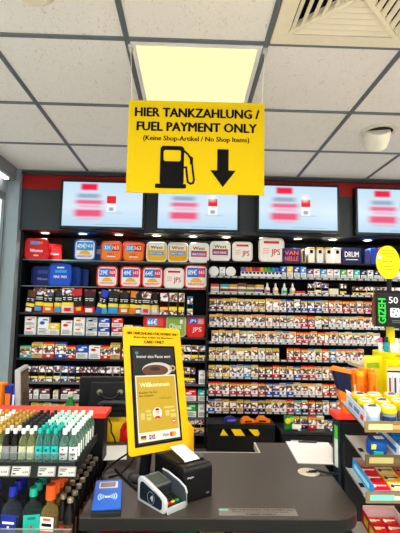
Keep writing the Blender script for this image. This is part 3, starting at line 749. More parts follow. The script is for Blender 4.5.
# hanging rail tags seen above the pouches
# ------------------------------------------------------------------ fourth shelf: stacked big packs
LX = lambda px: xat(px, z + .06)
z = ZL[3]
stk = [(30, .10, 'R', 2, 'white and red'), (43, .10, 'B', 1, ''), (54, .10, 'y', 1, ''), (66.5, .10, 'R', 1, ''), (79, .10, 'o', 2, 'white and orange'), (91.5, .10, 'G', 2, 'grey'), (104, .10, 'b', 2, 'blue'), (117, .10, 'r', 2, 'red')]
single_h = {43: .155, 54: .105, 66.5: .13}
single_l = {43: 'tall white and blue pack left of the yellow pack', 54: 'low yellow and white pack on the fourth shelf', 66.5: 'white pack with red badge right of low yellow pack'}
for px, w, c, n, nm in stk:
    x = LX(px)
    if n == 1:
        put_pack(c, x, z, w - .006, single_h[px], single_l[px], 'large packs on the fourth left shelf', 1, d=.06)
    else:
        for k in range(2):
            put_pack(c, x, z + .0795 * k, w - .004, .0785, '%s large pack, %s of its stack of two on fourth left shelf' % (nm, ('lower', 'upper')[k]), 'large packs on the fourth left shelf', 1, d=.06)
# fifth shelf
z = ZL[4]
f5 = [(25.5, .095, .105, 'q', 0, 'teal and tan'), (37, .095, .135, 't', 0, 'tan'), (48.5, .095, .138, 'r', 0, 'red and gold'), (60.5, .095, .138, 'b', 0, 'blue and gold'), (70.5, .088, .11, 'r', 0, 'red and yellow'), (82, .1, .115, 'b', 1, 'blue and white'), (94.5, .1, .115, 'R', 1, 'white with red badge'), (105.5, .085, .115, 'r', 0, 'bright red'), (115, .085, .14, 't', 0, 'cream and brown')]
for k, (px, w, h, c, st, nm) in enumerate(f5):
    put_pack(c, LX(px), z, w, h, '%s big box with picture, %s from left on fifth left shelf' % (nm, ORD[k]), 'big boxes on the fifth left shelf', st, name='tobacco_box', cat='box', d=.08, rz=R(random.uniform(-5, 3)))
mid5 = [(181, 'c'), (187.5, 'B'), (194.8, 'y'), (202.5, 'q')]
for k, (px, c) in enumerate(mid5):
    put_pack(c, LX(px), z, .06, .13, '%s upright pouch box right of the kiosk, fifth shelf, %s from left' % (PACK_COL[c][2], ORD[k]), 'boxes right of the kiosk', 2 if k else 0, name='tobacco_box', cat='box', d=.05)
# sixth shelf: dark pouches in a long row
z = ZL[5]
f6 = 'knrkkskbwkkcwknkt'
for k in range(16):
    px = 27 + 7.45 * k
    put_pack('kntkwsbkknkRwknt'[k], LX(px), z, .058, .135, 'dark pouch with yellow band on sixth left shelf, %s from left' % ORD[k], 'dark pouches on the sixth left shelf', 2, name='tobacco_pouch', cat='pouch', d=.04)
for k, (px, c) in enumerate(((181.5, 's'), (186.8, 'y'), (192.5, 'k'), (203, 'w'))):
    put_pack(c, LX(px), z, .05 if k < 3 else .075, .14 if k < 3 else .115, '%s upright pack right of the kiosk, sixth shelf, %s from left' % (PACK_COL[c][2], ORD[k]), 'packs right of the kiosk', 2 if k < 3 else 1, name='tobacco_pack', cat='pack', d=.04)
# seventh to ninth shelf
z = ZL[6]
for k, (px, w, h, c) in enumerate(((30, .04, .09, 'm'), (36, .04, .075, 'w'), (45, .085, .09, 'm'), (55.5, .04, .07, 'c'), (66, .085, .095, 'm'), (76, .07, .09, 'm'))):
    put_pack(c, LX(px), z, w, h, '%s box on the seventh left shelf near the green bottle, %s from left' % (PACK_COL[c][2], ORD[k]), 'boxes on the seventh left shelf', 1, name='cigarillo_box', cat='box', d=.06)
put_pack('r', LX(190), z, .11, .095, 'wide red box right of the kiosk on the seventh shelf', None, 1, name='tobacco_box', cat='box', d=.08)
put_pack('q', LX(203), z, .085, .095, 'pale teal box right of the wide red box', None, 1, name='tobacco_box', cat='box', d=.08)
z = ZL[7]
put_pack('g', LX(190), z, .11, .11, 'lime green box under the wide red box', None, 1, name='tobacco_box', cat='box', d=.08)
put_pack('w', LX(203), z, .085, .11, 'white box right of the lime green box', None, 1, name='tobacco_box', cat='box', d=.08)
for k in range(8):
    c = 'tkcbmkrn'[k]
    put_pack(c, LX(34 + 6.6 * k), z, .055, .105, '%s pack low on the eighth left shelf above the red board, %s from left' % (PACK_COL[c][2], ORD[k]), 'packs on the eighth left shelf', 0)
z = ZL[8]
for k, (px, c) in enumerate(((185, 'k'), (191, 'R'), (197.5, 'r'), (204, 'R'))):
    put_pack(c, LX(px), z, .055, .12, '%s pack on the lowest shelf right of the kiosk, %s from left' % (PACK_COL[c][2], ORD[k]), 'packs on the lowest shelf beside the kiosk', 2, name='tobacco_pack', cat='pack', d=.04, rz=R((-8, 10, -6, 7)[k]))


# the stretch of the left shelves that the kiosk stands in front of
for i, codes, nm in ((3, 'RbroGB', 'fourth'), (4, 'rtbyRt', 'fifth'), (6, 'mcmwrm', 'seventh'), (7, 'krbtnm', 'eighth')):
    z = ZL[i]
    for k, c in enumerate(codes):
        if i == 3 and k > 1: continue
        put_pack(c, LX((128 if i == 3 else 126) + 8.6 * k), z, .07, .10, '%s pack behind the kiosk on the %s left shelf, %s from left' % (PACK_COL[c][2], nm, ORD[k]), 'packs behind the kiosk', i % 2, name='tobacco_pack', cat='pack', d=.04)

# ------------------------------------------------------------------ low cabinets behind the counter
cab = thing('low_cabinet', 'black cabinet with yellow and black hazard tape on its front', 'cabinet', (.44, 3.45, 0))
MB().box(-.272, .272, 0, .22, 0, .66).build('body', P('#0a0b0d', .5), cab)
MB().box(-.275, .275, -.006, .22, .66, .685).build('top', P('#121517', .4), cab)
MB().box(-.172, .147, -.0015, 0, .597, .648).build('hazard_tape', INK, cab)
for poly in ([(-.172, .597), (-.148, .648), (-.106, .597)], [(-.085, .648), (-.008, .648), (.030, .597), (-.052, .597)], [(.057, .648), (.132, .648), (.147, .617), (.138, .597), (.108, .597)]):
    MB().prism(poly, -.0025, -.0015, 'y').build('tape_stripe', P('#f2c80c', .4), cab)
t = thing('drawer_cabinet', 'black drawer cabinet with light handle behind the white sheet', 'cabinet', (.955, 3.4, 0))
MB().box(-.2, .2, .004, .27, 0, .625).build('body', P('#0d0f11', .5), t)
MB().box(-.205, .205, -.004, .27, .625, .645).build('top', P('#23272a', .4), t)
dr = MB().box(-.195, .195, -.012, .004, .45, .615).build('drawer', P('#121416', .45), t, bevel=.002)
MB().box(-.13, -.035, -.022, -.012, .572, .586).build('handle', P('#c8ccd0', .4), dr)
pk_ = [(.895, 'k'), (.962, 'n'), (1.03, 'r'), (1.098, 'w')]
for k, (x, c) in enumerate(pk_):
    put_pack(c, x + .0, .645, .06, .098, '%s cigarette pack standing on the black drawer cabinet, %s from left' % (PACK_COL[c][2], ORD[k]), 'packs on the drawer cabinet', 0, y=3.5)
for k in range(6):
    c = 'nbksrw'[k]
    put_pack(c, 1.2 + .0632 * k, .56, .058, .098, '%s cigarette pack below the right rack, behind the red-topped shelf post, %s' % (PACK_COL[c][2], ORD[k]), 'packs below the right rack', 0)
MB_ = MB().box(1.165, 1.8, 3.69, 4.02, .54, .56)
MB_.build('low_shelf', rblk, rk)
t = thing('toy_pack', 'green and yellow round-topped pack on the drawer cabinet', 'pack', (.83, 3.47, .645))
MB().box(-.035, .035, 0, .03, 0, .105).build('card', P('#1e8a3a', .4), t)
MB().lathe([(.024, 0), (.02, .012), (.0, .016)], 16).build('disc', P('#f6d21c', .4), t, loc=(-.008, -.001, .066), rot=(R(90), 0, 0), smooth=True)
MB().box(.008, .036, -.002, 0, .06, .095).build('label_patch', P('#7ae04a', .4), t)
t = thing('label_gun', 'small white hand tool lying on the black drawer cabinet', 'tool', (.89, 3.43, .645))
MB().prism([(-.04, .012), (-.038, .045), (.03, .045), (.035, .03), (.022, .012)], 0, .03, 'y').build('body', WHITE, t, bevel=.003)
MB().prism([(.0, .014), (.022, .014), (.034, 0), (.012, 0)], .004, .026, 'y').build('grip', P('#e4e6e8', .4), t, bevel=.002)
for k, (x, yy_, rz, c, s_, lab) in enumerate(((.36, 3.5, 12, P('#2a2f86', .4), .10, 'dark blue stapler-shaped box on the hazard-taped cabinet'),)):
    t = thing('small_box', lab, 'box', (x, yy_, .685), R(rz))
    MB().prism([(-.05, 0), (.05, 0), (.05, .03), (.0, .05), (-.05, .035)], 0, .04, 'y').build('carton', c, t, bevel=.002)
    MB().box(-.03, .04, -.001, 0, .01, .025).build('label_patch', P('#8a6ad0', .4), t)
for k, (x, yy_, rz, sc, lab) in enumerate(((.50, 3.48, 15, 1.0, 'orange hand tool on the taped cabinet, left of two'), (.62, 3.5, -8, 1.15, 'orange hand tool on the taped cabinet, right of two'))):
    t = thing('orange_tool', lab, 'tool', (x, yy_, .685), R(rz))
    MB().prism([(-.06, 0), (.06, 0), (.064, .02), (.03, .032), (.01, .05), (-.03, .05), (-.05, .03)], 0, .045 * sc, 'y').build('body', P('#f57c14', .4), t, bevel=.004)
    MB().box(-.03, .03, -.001, .0, .008, .02).build('slot', INK, t)

# ------------------------------------------------------------------ sales counter
CZ = .95
arc = [(.485 + .1 * math.sin(R(a)), 1.495 - .1 * math.cos(R(a))) for a in range(0, 91, 10)]
outline = [(-.335, 1.395)] + arc + [(.60, 1.9), (.82, 1.9), (.82, 2.15), (.345, 2.15), (.345, 2.0), (-.10, 2.0), (-.10, 2.14), (-.46, 2.14), (-.46, 2.5), (-1.35, 2.5), (-1.35, 2.035), (-.335, 2.035)]
ct = thing('sales_counter', 'dark brown-grey sales counter with rounded corner and black edge', 'counter', (0, 0, 0))
top_m = P('#3b3531', .38, noise=.12, scale=60, name='counter_top')
MB().prism(outline, CZ - .004, CZ, 'z').build('worktop', top_m, ct)
MB().prism(outline, CZ - .04, CZ - .004, 'z').build('edge_band', P('#0f110f', .4), ct)
st = MB().box(.337, .345, 2.0, 2.15, CZ - .03, CZ + .0015).box(-.10, .345, 2.0, 2.004, CZ - .03, CZ + .0015)
st.build('edge_trim', P('#c8c2b4', .35, .3), ct)
MB().box(-.33, .52, 1.50, 1.54, .0, CZ - .04).build('front_panel', P('#17191b', .5), ct)
MB().box(-.33, -.30, 1.54, 2.0, .0, CZ - .04).build('side_panel', P('#17191b', .5), ct)
MB().box(.52, .55, 1.50, 2.13, .0, CZ - .04).build('side_panel', P('#17191b', .5), ct)
MB().box(-1.3, -.5, 2.44, 2.47, .0, CZ - .04).build('back_panel', P('#17191b', .5), ct)
t = thing('cable_grommet', 'round beige cable cover set in the counter by the white sheet', 'cable cover', (.507, 1.777, CZ))
MB().lathe([(.044, 0), (.044, .0015), (.038, .003), (.0, .003)], 28).build('ring', P('#cfc6b0', .45), t, smooth=True)
MB().box(-.012, .03, -.012, -.002, .003, .0045).build('slot', INK, t)
o = MB().tube([(.505, 1.772, CZ + .005), (.54, 1.765, CZ + .012), (.58, 1.758, CZ + .006), (.625, 1.752, CZ + .005)], .0045, 8).build('black_cable', P('#101112', .4), smooth=True)
tag(o, 'short black cable running from the round beige cover to the right post', 'cable')
t = thing('clipboard', 'white sheet on a clipboard lying on the right of the counter', 'clipboard', (.6, 2.01, CZ), R(-3.0))
MB().box(-.108, .108, -.15, .15, 0, .003).build('board', P('#8d8d8a', .5), t)
MB().box(-.105, .105, -.147, .145, .003, .0045).build('sheet', P('#f6f4f2', .8, noise=.01), t)
MB().box(-.045, .045, .128, .146, .0045, .011).build('clip', P('#3a3a3c', .3, .6), t, bevel=.002)
st_ = thing('counter_sticker', 'clear sticker with dark writing on the front edge of the counter', 'sticker', (.24, 1.437, CZ + .0004))
MB().box(-.129, .129, -.025, .025, 0, .0006).build('film', P('#6c645d', .3, noise=.03), st_)
SI = P('#1c1917', .5, noise=0)
MB().box(-.126, -.098, .008, .018, .0006, .0009).build('badge', P('#57a8a0', .4), st_)
lettering('HIER TANKZAHLUNG / FUEL PAYMENT ONLY', .215, .010, SI, st_, (.018, .0135, .0012), (0, 0, 0))
lettering('(Keine Shop Artikel / No Shop Items)', .19, .009, SI, st_, (.008, -.0015, .0012), (0, 0, 0), .01)
lettering('CARD ONLY', .10, .010, SI, st_, (.008, -.016, .0012), (0, 0, 0), .03)
# sweets hung below the counter edge
ch = MB().box(-.3, .5, 1.40, 1.50, .74, .755).box(-.3, .5, 1.393, 1.40, .74, .79)
tag(ch.build('sweet_ledge', DARK), 'dark ledge of sweets under the front edge of the counter', 'ledge')
for k, (x, c, nm) in enumerate(((-.24, RED, 'red'), (-.14, P('#d8201c', .4), 'bright red'), (.0, GREEN, 'green'), (.09, P('#e8c81c', .4), 'yellow'), (.2, ORANGE, 'orange'))):
    t = thing('sweet_box', '%s sweet box on the ledge below the counter front' % nm, 'box', (x, 1.402, .755))
    MB().box(-.04, .04, 0, .06, 0, .13).build('carton', c, t, bevel=.002)
    MB().box(-.03, .03, -.001, 0, .08, .12).build('label_patch', YEL if c is not YEL else RED, t)

# ------------------------------------------------------------------ left display stand with bottles
gl = thing('bottle_stand', 'black display stand with red top board, full of small bottles', 'display stand', (0, 0, 0))
gm = P('#0d0f11', .45, noise=.08)
MB().box(-1.5, -.352, 1.865, 1.992, 1.132, 1.153).build('top_board', VERM, gl, bevel=.002)
MB().box(-1.48, -.405, 1.90, 1.93, .1, 1.132).build('back_panel', P('#0a0b0d', .5), gl)
up = MB().box(-.405, -.36, 1.86, 1.95, .0, 1.132)
up = up.build('upright', gm, gl)
for k in range(9):
    MB().box(-.3995, -.39, 1.8585, 1.86, .70 + .045 * k, .72 + .045 * k).build('slot', P('#050505', .8), up)
def bracket(z):
    return MB().prism([(1.405, z - .03), (1.405, z + .004), (1.70, z + .006), (1.70, z - .02)], -.356, -.352, 'x')
US, LS = 1.110, .835
for z_ in (US, LS):
    sh = MB().box(-1.4, -.356, 1.405, 1.70, z_ - .015, z_).build('shelf', P('#0f1113', .4), gl)
    bracket(z_).build('bracket', gm, sh)
MB().prism([(1.400, US + .004), (1.390, US - .001), (1.380, US - .036), (1.395, US - .04)], -1.4, -.356, 'x').build('price_rail', P('#16191b', .4), gl)
MB().prism([(1.40, LS + .0), (1.39, LS - .005), (1.38, LS - .036), (1.395, LS - .04)], -1.4, -.356, 'x').build('price_rail', P('#16191b', .4), gl)
clr = GLASS('#f0f8f5', .96, .03, .3)
MB().box(-1.4, -.36, 1.400, 1.4025, US + .003, US + .032).build('guard', clr, gl)
MB().box(-1.4, -.36, 1.400, 1.4025, LS + .003, LS + .075).build('guard', clr, gl)
MB().box(-1.4, -.36, 1.3995, 1.403, LS + .075, LS + .0772).build('guard_edge', P('#7f8d8a', .3), gl)
MB().box(-1.4, -.36, 1.3995, 1.403, US + .032, US + .0335).build('guard_edge', P('#7f8d8a', .3), gl)
MB().box(-1.45, -.41, 1.42, 1.9, 0, .1).build('plinth', BLACK, gl)
for k, (x0, x1, nm) in enumerate(((-.622, -.556, 'cut by the left edge'), (-.551, -.492, 'under the dark bottles'), (-.468, -.413, 'under the teal bottles'), (-.404, -.349, 'at the right end of the rail'))):
    t = thing('price_tag', 'white electronic price tag on the bottle stand rail, ' + nm, 'price tag', ((x0 + x1) / 2, 1.3845, US - .017), (R(-16), 0, 0), group='price tags on the bottle stand')
    w = x1 - x0
    MB().box(-w / 2, w / 2, -.006, .0, -.0145, .0145).build('case', P('#8f908c', .4), t, bevel=.0015)
    MB().box(-w / 2 + .004, w / 2 - .004, -.007, -.006, -.0115, .0115).build('display', P('#bcbcb4', .6), t)
    for (a, b_, zz, hh) in ((.1, .5, .006, .003), (.1, .42, .001, .0025), (.1, .26, -.009, .004)):
        MB().box((a - .5) * w, (b_ - .5) * w, -.0074, -.007, zz, zz + hh).build('text_line', SI, t)
    lettering('4,99', w * .3, .007, SI, t, (w * .24, -.0074, -.003), bold=.02)

def bottle_meshes(rb, hb, hc, cap, glassm, labm, dots=None, neck=.45, cap_r=.5, liquid=None):
    """body, cap and label of one kind of round bottle; base at z = 0"""
    sh = hb * .66
    body = MB().lathe([(rb * .9, 0), (rb, .004), (rb, sh), (rb * .86, sh + (hb - sh) * .35), (rb * neck, sh + (hb - sh) * .75), (rb * neck, hb)], 16).mesh('body', glassm, True)
    capm = MB().lathe([(rb * cap_r, hb - .002), (rb * cap_r * 1.06, hb), (rb * cap_r * 1.06, hb + hc - .0015), (rb * cap_r * .92, hb + hc), (.0, hb + hc)], 14).mesh('cap', cap, True)
    lb = MB(); n = 12; z0, z1 = hb * .1, hb * .56; rr = rb + .0006
    vs = []
    for k in range(n + 1):
        a = R(180 + 30 + 120 * k / n); vs += [(rr * math.cos(a), rr * math.sin(a), z0), (rr * math.cos(a), rr * math.sin(a), z1)]
    lb.add(vs, [(2 * k, 2 * k + 2, 2 * k + 3, 2 * k + 1) for k in range(n)])
    for (u, v, q, mi) in (dots or []):
        a = R(270 + u * 55); c, s_ = math.cos(a), math.sin(a); r1 = rr + .0005
        lb.add([(r1 * c + q * k1 * -s_, r1 * s_ + q * k1 * c, z0 + v * (z1 - z0) + q * k2) for k1, k2 in ((-1, -1), (1, -1), (1, 1), (-1, 1))], [(0, 1, 2, 3)], mi)
    return body, capm, lb.mesh('label', labm, True)
def bottle(ms, loc, label, group, name='small_bottle', scale=1):
    t = thing(name, label, 'bottle', loc, R(random.uniform(-12, 12)), group=group)
    for nme, me in zip(('body', 'cap', 'label'), ms): put(nme, me, t)
    return t
gclear = GLASS('#c4dcd2', .8, .05, .5); gteal = GLASS('#7fd0c4', .7, .05, .5); gdark = P('#14100e', .12, noise=.1); gyel = GLASS('#d0dca0', .78, .05, .5); gamb = P('#3a2010', .12); ggrey = GLASS('#90a09a', .75, .05, .4); gmint = GLASS('#a8d8c6', .78, .05, .5)
capk = P('#26282a', .35); capw = P('#eceae6', .35); capg = P('#c9a04a', .3, .5); capt = P('#12a89e', .35); capm = P('#bfe8dc', .35)
mini = {
    'white': (bottle_meshes(.0124, .088, .016, capw, gclear, PAPER), 'white-capped clear miniature'),
    'gold': (bottle_meshes(.0124, .088, .016, capg, gyel, CREAM), 'gold-capped pale miniature'),
    'dark': (bottle_meshes(.0126, .088, .014, P('#c9ccd0', .3), gdark, P('#8f9092', .4)), 'grey-labelled dark miniature'),
    'black': (bottle_meshes(.0126, .088, .016, capk, ggrey, P('#c8ccc4', .5)), 'black-capped miniature'),
    'clear': (bottle_meshes(.0126, .088, .014, capw, gyel, GLASS('#e8ecc8', .4)), 'pale yellow miniature'),
    'teal': (bottle_meshes(.0126, .09, .014, capt, gteal, P('#16b4b4', .4), [(.0, .62, .005, 1), (0, .2, .003, 2)] if False else None), 'teal-labelled miniature'),
    'mint': (bottle_meshes(.0126, .088, .016, capw, gmint, PAPER), 'white-labelled minty miniature'),
}
lab2 = P('#c81c1c', .4)
mini['mint'] = (bottle_meshes(.0148, .088, .016, P('#d8efe8', .35), gmint, [PAPER, lab2, INK], [(0, .82, .0035, 1), (-.35, .42, .0022, 2), (0, .42, .0022, 2), (.35, .42, .0022, 2), (0, .12, .0025, 2)]), mini['mint'][1])
mini['teal'] = (bottle_meshes(.0126, .09, .014, capt, gteal, [P('#16b4b4', .4), P('#0c5a66', .4), lab2], [(0, .7, .004, 1), (0, .25, .0028, 2)]), mini['teal'][1])
mini['teal2'] = (bottle_meshes(.0126, .088, .016, capm, gmint, [P('#d8e4dc', .4), lab2, INK], [(0, .7, .003, 1)]), 'mint-capped pale green miniature')
colsx = ['white', 'white', 'white', 'gold', 'white', 'gold', 'gold', 'dark', 'dark', 'clear', 'clear', 'teal', 'teal', 'teal', 'mint', 'mint']
nx = len(colsx)
rows_n = ['in the front row', 'second row from front', 'third row from front', 'fourth row from front', 'fifth row from front', 'sixth row from front', 'hindmost row']
xs = [(-.3725, -.4025)[nx - 1 - i] if i >= nx - 2 else -.4305 - .0263 * (nx - 3 - i) for i in range(nx)]
kcount = {}
for i, kd in enumerate(colsx):
    k = kcount.get(kd, 0); kcount[kd] = k + 1
tot = dict(kcount); kcount = {}
for i, kd in enumerate(colsx):
    k = kcount.get(kd, 0); kcount[kd] = k + 1
    for j in range(8):
        if j and xs[i] < -.59 - .045 * j - .03: continue
        real = kd
        if kd == 'dark' and j > 1: real = 'gold' if i == 7 else 'black'
        if kd == 'clear' and j > 1: real = 'black'
        if kd == 'teal' and j > 2: real = 'teal2'
        ms, ds = mini[real]
        where = rows_n[j] if j < 6 else 'seventh row from front' if j == 6 else 'hindmost row'
        bottle(ms, (xs[i] + random.uniform(-.0015, .0015), 1.425 + .034 * j, US), '%s bottle, %s, %s file from the right' % (ds, where, ORD[nx - 1 - i]), 'small bottles on the upper shelf')
# lower shelf: flasks and dark bottles
def flask_meshes(w, d, hb, hc, cap, glassm, labm, capr, extras):
    body = MB()
    sec = [(0, .92, .9), (.004, 1, 1), (hb * .70, 1, 1), (hb * .82, .72, .8), (hb * .87, .36, .6), (hb, .34, .6)]
    n = 20; o = 0
    for (z_, a, b_) in sec:
        for k in range(n):
            an = 2 * PI * k / n; c, s_ = math.cos(an), math.sin(an)
            e_ = .55
            body.v.append((math.copysign(abs(c) ** e_, c) * w / 2 * a, math.copysign(abs(s_) ** e_, s_) * d / 2 * b_, z_))
    for i in range(len(sec) - 1):
        for k in range(n):
            k2 = (k + 1) % n
            body.f.append((i * n + k, i * n + k2, (i + 1) * n + k2, (i + 1) * n + k)); body.m.append(0)
    body.f.append(tuple(range(n))[::-1]); body.m.append(0); body.f.append(tuple((len(sec) - 1) * n + k for k in range(n))); body.m.append(0)
    b1 = body.mesh('body', glassm, True)
    c1 = MB().lathe([(capr, hb - .004), (capr * 1.04, hb), (capr, hb + hc - .002), (capr * .9, hb + hc), (0, hb + hc)], 18).mesh('cap', cap, True)
    l = MB().box(-w * .4, w * .4, -d / 2 - .0012, -d / 2 + .001, hb * .32, hb * .66, 0)
    for (x0, x1, v0, v1, mi) in extras:
        l.box(x0 * w, x1 * w, -d / 2 - .0018, -d / 2, hb * (v0 + .19), hb * (v1 + .19), mi)
    return b1, c1, l.mesh('label', labm, False)
fl = {
    'blue': (flask_meshes(.066, .036, .165, .026, P('#1c2fb4', .35), GLASS('#b8c4d8', .82, .05, .12), [P('#1a2c86', .4), WHITE], .0125, [(-.3, .3, .3, .34, 1), (-.05, .05, .2, .26, 1)]), 'blue-capped clear flask'),
    'teal': (flask_meshes(.062, .036, .165, .022, P('#1cb39a', .35), GLASS('#a0c4b8', .82, .05, .12), [P('#12a493', .4), P('#0a6a66', .4), lab2], .0125, [(-.2, .2, .38, .43, 1), (-.06, .06, .2, .28, 2)]), 'teal-capped clear flask'),
    'orange': (flask_meshes(.056, .038, .155, .042, P('#f25a1a', .35), GLASS('#d8bc70', .72, .05, .4), [P('#f3eee6', .5), P('#e8561c', .4), INK], .0155, [(-.4, .4, .12, .2, 1), (-.3, .3, .29, .35, 2), (-.24, .24, .4, .45, 1)]), 'orange-capped golden flask'),
}
for kd, x, n in (('blue', -.565, 3), ('blue', -.638, 2), ('teal', -.498, 3), ('orange', -.442, 8)):
    ms, ds = fl[kd]
    for j in range(n):
        bottle(ms, (x, 1.44 + (.044 if kd != 'orange' else .047) * j, LS), '%s bottle on the lower shelf, %s from front%s' % (ds, ORD[j], ', left column' if x < -.6 else ''), 'flask bottles on the lower shelf', 'flask_bottle')
beer = bottle_meshes(.0175, .148, .012, P('#9a9280', .3, .6), gdark, [P('#4a3426', .5), lab2, GOLD], [(-.2, .72, .005, 1), (.2, .72, .005, 1), (0, .3, .006, 1)], neck=.42, cap_r=.55)
for i, x in enumerate((-.455 + .062, -.372 + .012)):
    pass
for i in range(2):
    for j in range(8):
        bottle(beer, (-.3935 + .0 + .0 + (i * .0) - (1 - i) * .0 + i * .0185 * 0 - .0 + (0 if i else -.0), 1.43, LS), 'x', 'x') if False else None
        bottle(beer, (-.415 + .0 + .0 + i * .037 if False else (-.405, -.375)[i] + (.0 if i else -.0), 1.43 + .052 * j + (0 if i else .026), LS), 'silver-capped dark bottle on the lower shelf, %s file, %s from front' % (('left', 'right')[i], ORD[j]), 'dark bottles on the lower shelf', 'dark_bottle')

# ------------------------------------------------------------------ things standing behind the left stand
t = thing('green_bottle', 'green glass bottle with pale cap behind the red board', 'bottle', (-.587, 2.15, CZ))
for nme, me in zip(('body', 'cap', 'label'), bottle_meshes(.03, .215, .02, P('#d8dcc8', .4), P('#0f7a2c', .12), P('#e8e6d8', .5), neck=.38, cap_r=.42)): put(nme, me, t)
t = thing('customer_display', 'thin grey upright display seen edge-on beside the blue cartons', 'display', (-.79, 2.13, CZ), (R(-4), 0, R(99)))
MB().box(-.09, .09, 0, .026, .03, .36).build('casing', P('#a9b0ae', .4, noise=.08), t, bevel=.006)
MB().box(-.08, .08, -.002, 0, .045, .345).build('screen', P('#5a463e', .25, noise=0), t)
MB().box(-.06, .06, -.04, .07, 0, .012).build('foot', P('#808684', .4), t)
MB().box(-.02, .02, .01, .025, .012, .06).build('stem', P('#808684', .4), t)
for k, (x, c, c2, lab, hh, wd) in enumerate(((-.945, P('#f58a14', .4), P('#fff0d0', .5), 'orange carton at the left edge behind the red board', .285, .10), (-.868, P('#1b2a86', .4), ORANGE, 'blue and orange carton right of the orange one', .275, .04), (-.842, P('#2c57c0', .4), WHITE, 'blue carton nearest the grey panel', .27, .018))):
    t = thing('carton', lab, 'carton', (x, 2.08 + .0 * k, CZ), R(-14))
    MB().box(-wd / 2, wd / 2, 0, .05, 0, hh).build('box', c, t, bevel=.002)
    MB().box(-wd * .4, wd * .3, -.001, 0, hh * .62, hh * .86).build('label_patch', c2, t)
    for q in range(3): MB().box(-wd * .4, wd * (.1 + .1 * q), -.001, 0, hh * (.3 + .1 * q), hh * (.34 + .1 * q)).build('text_line', NAVY if k == 0 else c2, t)
mo = thing('register_monitor', 'back of a black cash register monitor behind the red board', 'monitor', (-.40, 2.22, CZ), R(4))
mm = P('#14171a', .45, noise=.06)
MB().box(-.165, .165, .02, .045, .09, .298).build('screen_casing', mm, mo, bevel=.006)
MB().prism([(-.115, .13), (.115, .13), (.10, .275), (-.10, .275)], -.004, .02, 'y').build('back_cover', P('#1b1f22', .45), mo, bevel=.005)
for x in (-.055, .05):
    MB().lathe([(.013, 0), (.015, .004), (.012, .016), (0, .018)], 16).build('knob', P('#8d8a80', .35, .4), mo, loc=(x, -.006, .225), rot=(R(90), 0, 0), smooth=True)
MB().tube([(-.055, -.02, .225), (-.03, -.028, .202), (.0, -.03, .194), (.028, -.028, .202), (.05, -.02, .225)], .007, 8).build('bracket', BLACK, mo, smooth=True)
MB().tube([(-.05, -.025, .165), (-.03, -.03, .178), (.02, -.03, .178), (.16, -.03, .173)], .012, 10).build('arm', P('#34393c', .4), mo, smooth=True)
MB().box(.12, .155, -.03, .01, .0, .19).build('post', BLACK, mo)
MB().box(.06, .17, -.06, .06, 0, .015).build('base', BLACK, mo) if False else MB().box(-.06, -.02, .0, .06, 0.0, .11).build('base', BLACK, mo)
# yellow and red work bag behind the counter
stand = thing('work_box', 'black box on the floor behind the counter notch', 'box', (-.2, 2.3, 0))
MB().box(-.3, .3, -.12, .14, 0, .80).build('body', BLACK, stand)
MB().box(-.31, .31, -.13, .15, .80, .82).build('lid', NEAR, stand)
def sack(name, label, loc, w, d, h, m, seed, cat='bag'):
    rnd = random.Random(seed); mb = MB(); n = 24
    prof = [(.0, .9), (.25, 1.03), (.55, 1.0), (.8, .86), (.95, .62), (1, .3)]
    for (v, k_) in prof:
        for k in range(n):
            a = 2 * PI * k / n; wr = 1 + .07 * math.sin(3 * a + v * 6 + seed) + .05 * math.sin(7 * a - v * 9 + seed)
            mb.v.append((math.cos(a) * w / 2 * k_ * wr, math.sin(a) * d / 2 * k_ * wr, v * h))
    for i in range(len(prof) - 1):
        for k in range(n):
            k2 = (k + 1) % n; mb.f.append((i * n + k, i * n + k2, (i + 1) * n + k2, (i + 1) * n + k)); mb.m.append(0)
    mb.f.append(tuple(range(n))[::-1]); mb.m.append(0); mb.f.append(tuple((len(prof) - 1) * n + k for k in range(n))); mb.m.append(0)
    t = thing(name, label, cat, loc)
    mb.build('bag', m, t, smooth=True)
    MB().tube([(-w * .2, -d * .3, h * .8), (-w * .12, -d * .45, h * 1.02), (w * .1, -d * .4, h * 1.05), (w * .2, -d * .3, h * .82)], .005, 8).build('strap', m, t, smooth=True)
    return t
sack('cloth_bag', 'bright yellow bag behind the counter, left of the kiosk', (-.40, 2.33, .82), .19, .13, .225, P('#f6d60c', .55), 3)
sk = sack('cloth_bag', 'bright red bag with grey band beside the yellow bag', (-.30, 2.24, .82), .10, .09, .2, P('#d8141c', .5), 5)
MB().box(-.06, .03, -.078, -.07, .115, .135).build('band', P('#b8b4ac', .4), sk, rot=(0, R(-35), 0))
sack('cloth_bag', 'yellow and orange bag showing right of the kiosk', (-.02, 2.29, .82), .12, .13, .19, P('#f2b414', .55), 9)
cab_m = P('#0d0e0f', .4)
o = MB().tube([(-.46, 2.13, CZ + .004), (-.425, 2.12, CZ + .05), (-.415, 2.13, CZ + .1), (-.39, 2.13, CZ + .112), (-.375, 2.13, CZ + .085), (-.372, 2.12, CZ + .05), (-.355, 2.11, CZ + .03), (-.345, 2.1, CZ + .004)], .004, 8).build('black_cable', cab_m, smooth=True)
tag(o, 'black cable loop in front of the yellow bag', 'cable')
def cable(pts, label, rr=.004):
    P_ = [Vector(p) for p in pts]; out = []
    for i in range(len(P_) - 1):
        p0, p1, p2, p3 = P_[max(i - 1, 0)], P_[i], P_[i + 1], P_[min(i + 2, len(P_) - 1)]
        for k in range(5):
            t_ = k / 5
            out.append(.5 * ((2 * p1) + (-p0 + p2) * t_ + (2 * p0 - 5 * p1 + 4 * p2 - p3) * t_ ** 2 + (-p0 + 3 * p1 - 3 * p2 + p3) * t_ ** 3))
    out.append(P_[-1])
    o = MB().tube(out, rr, 8).build('black_cable', cab_m, smooth=True); tag(o, label, 'cable'); return o
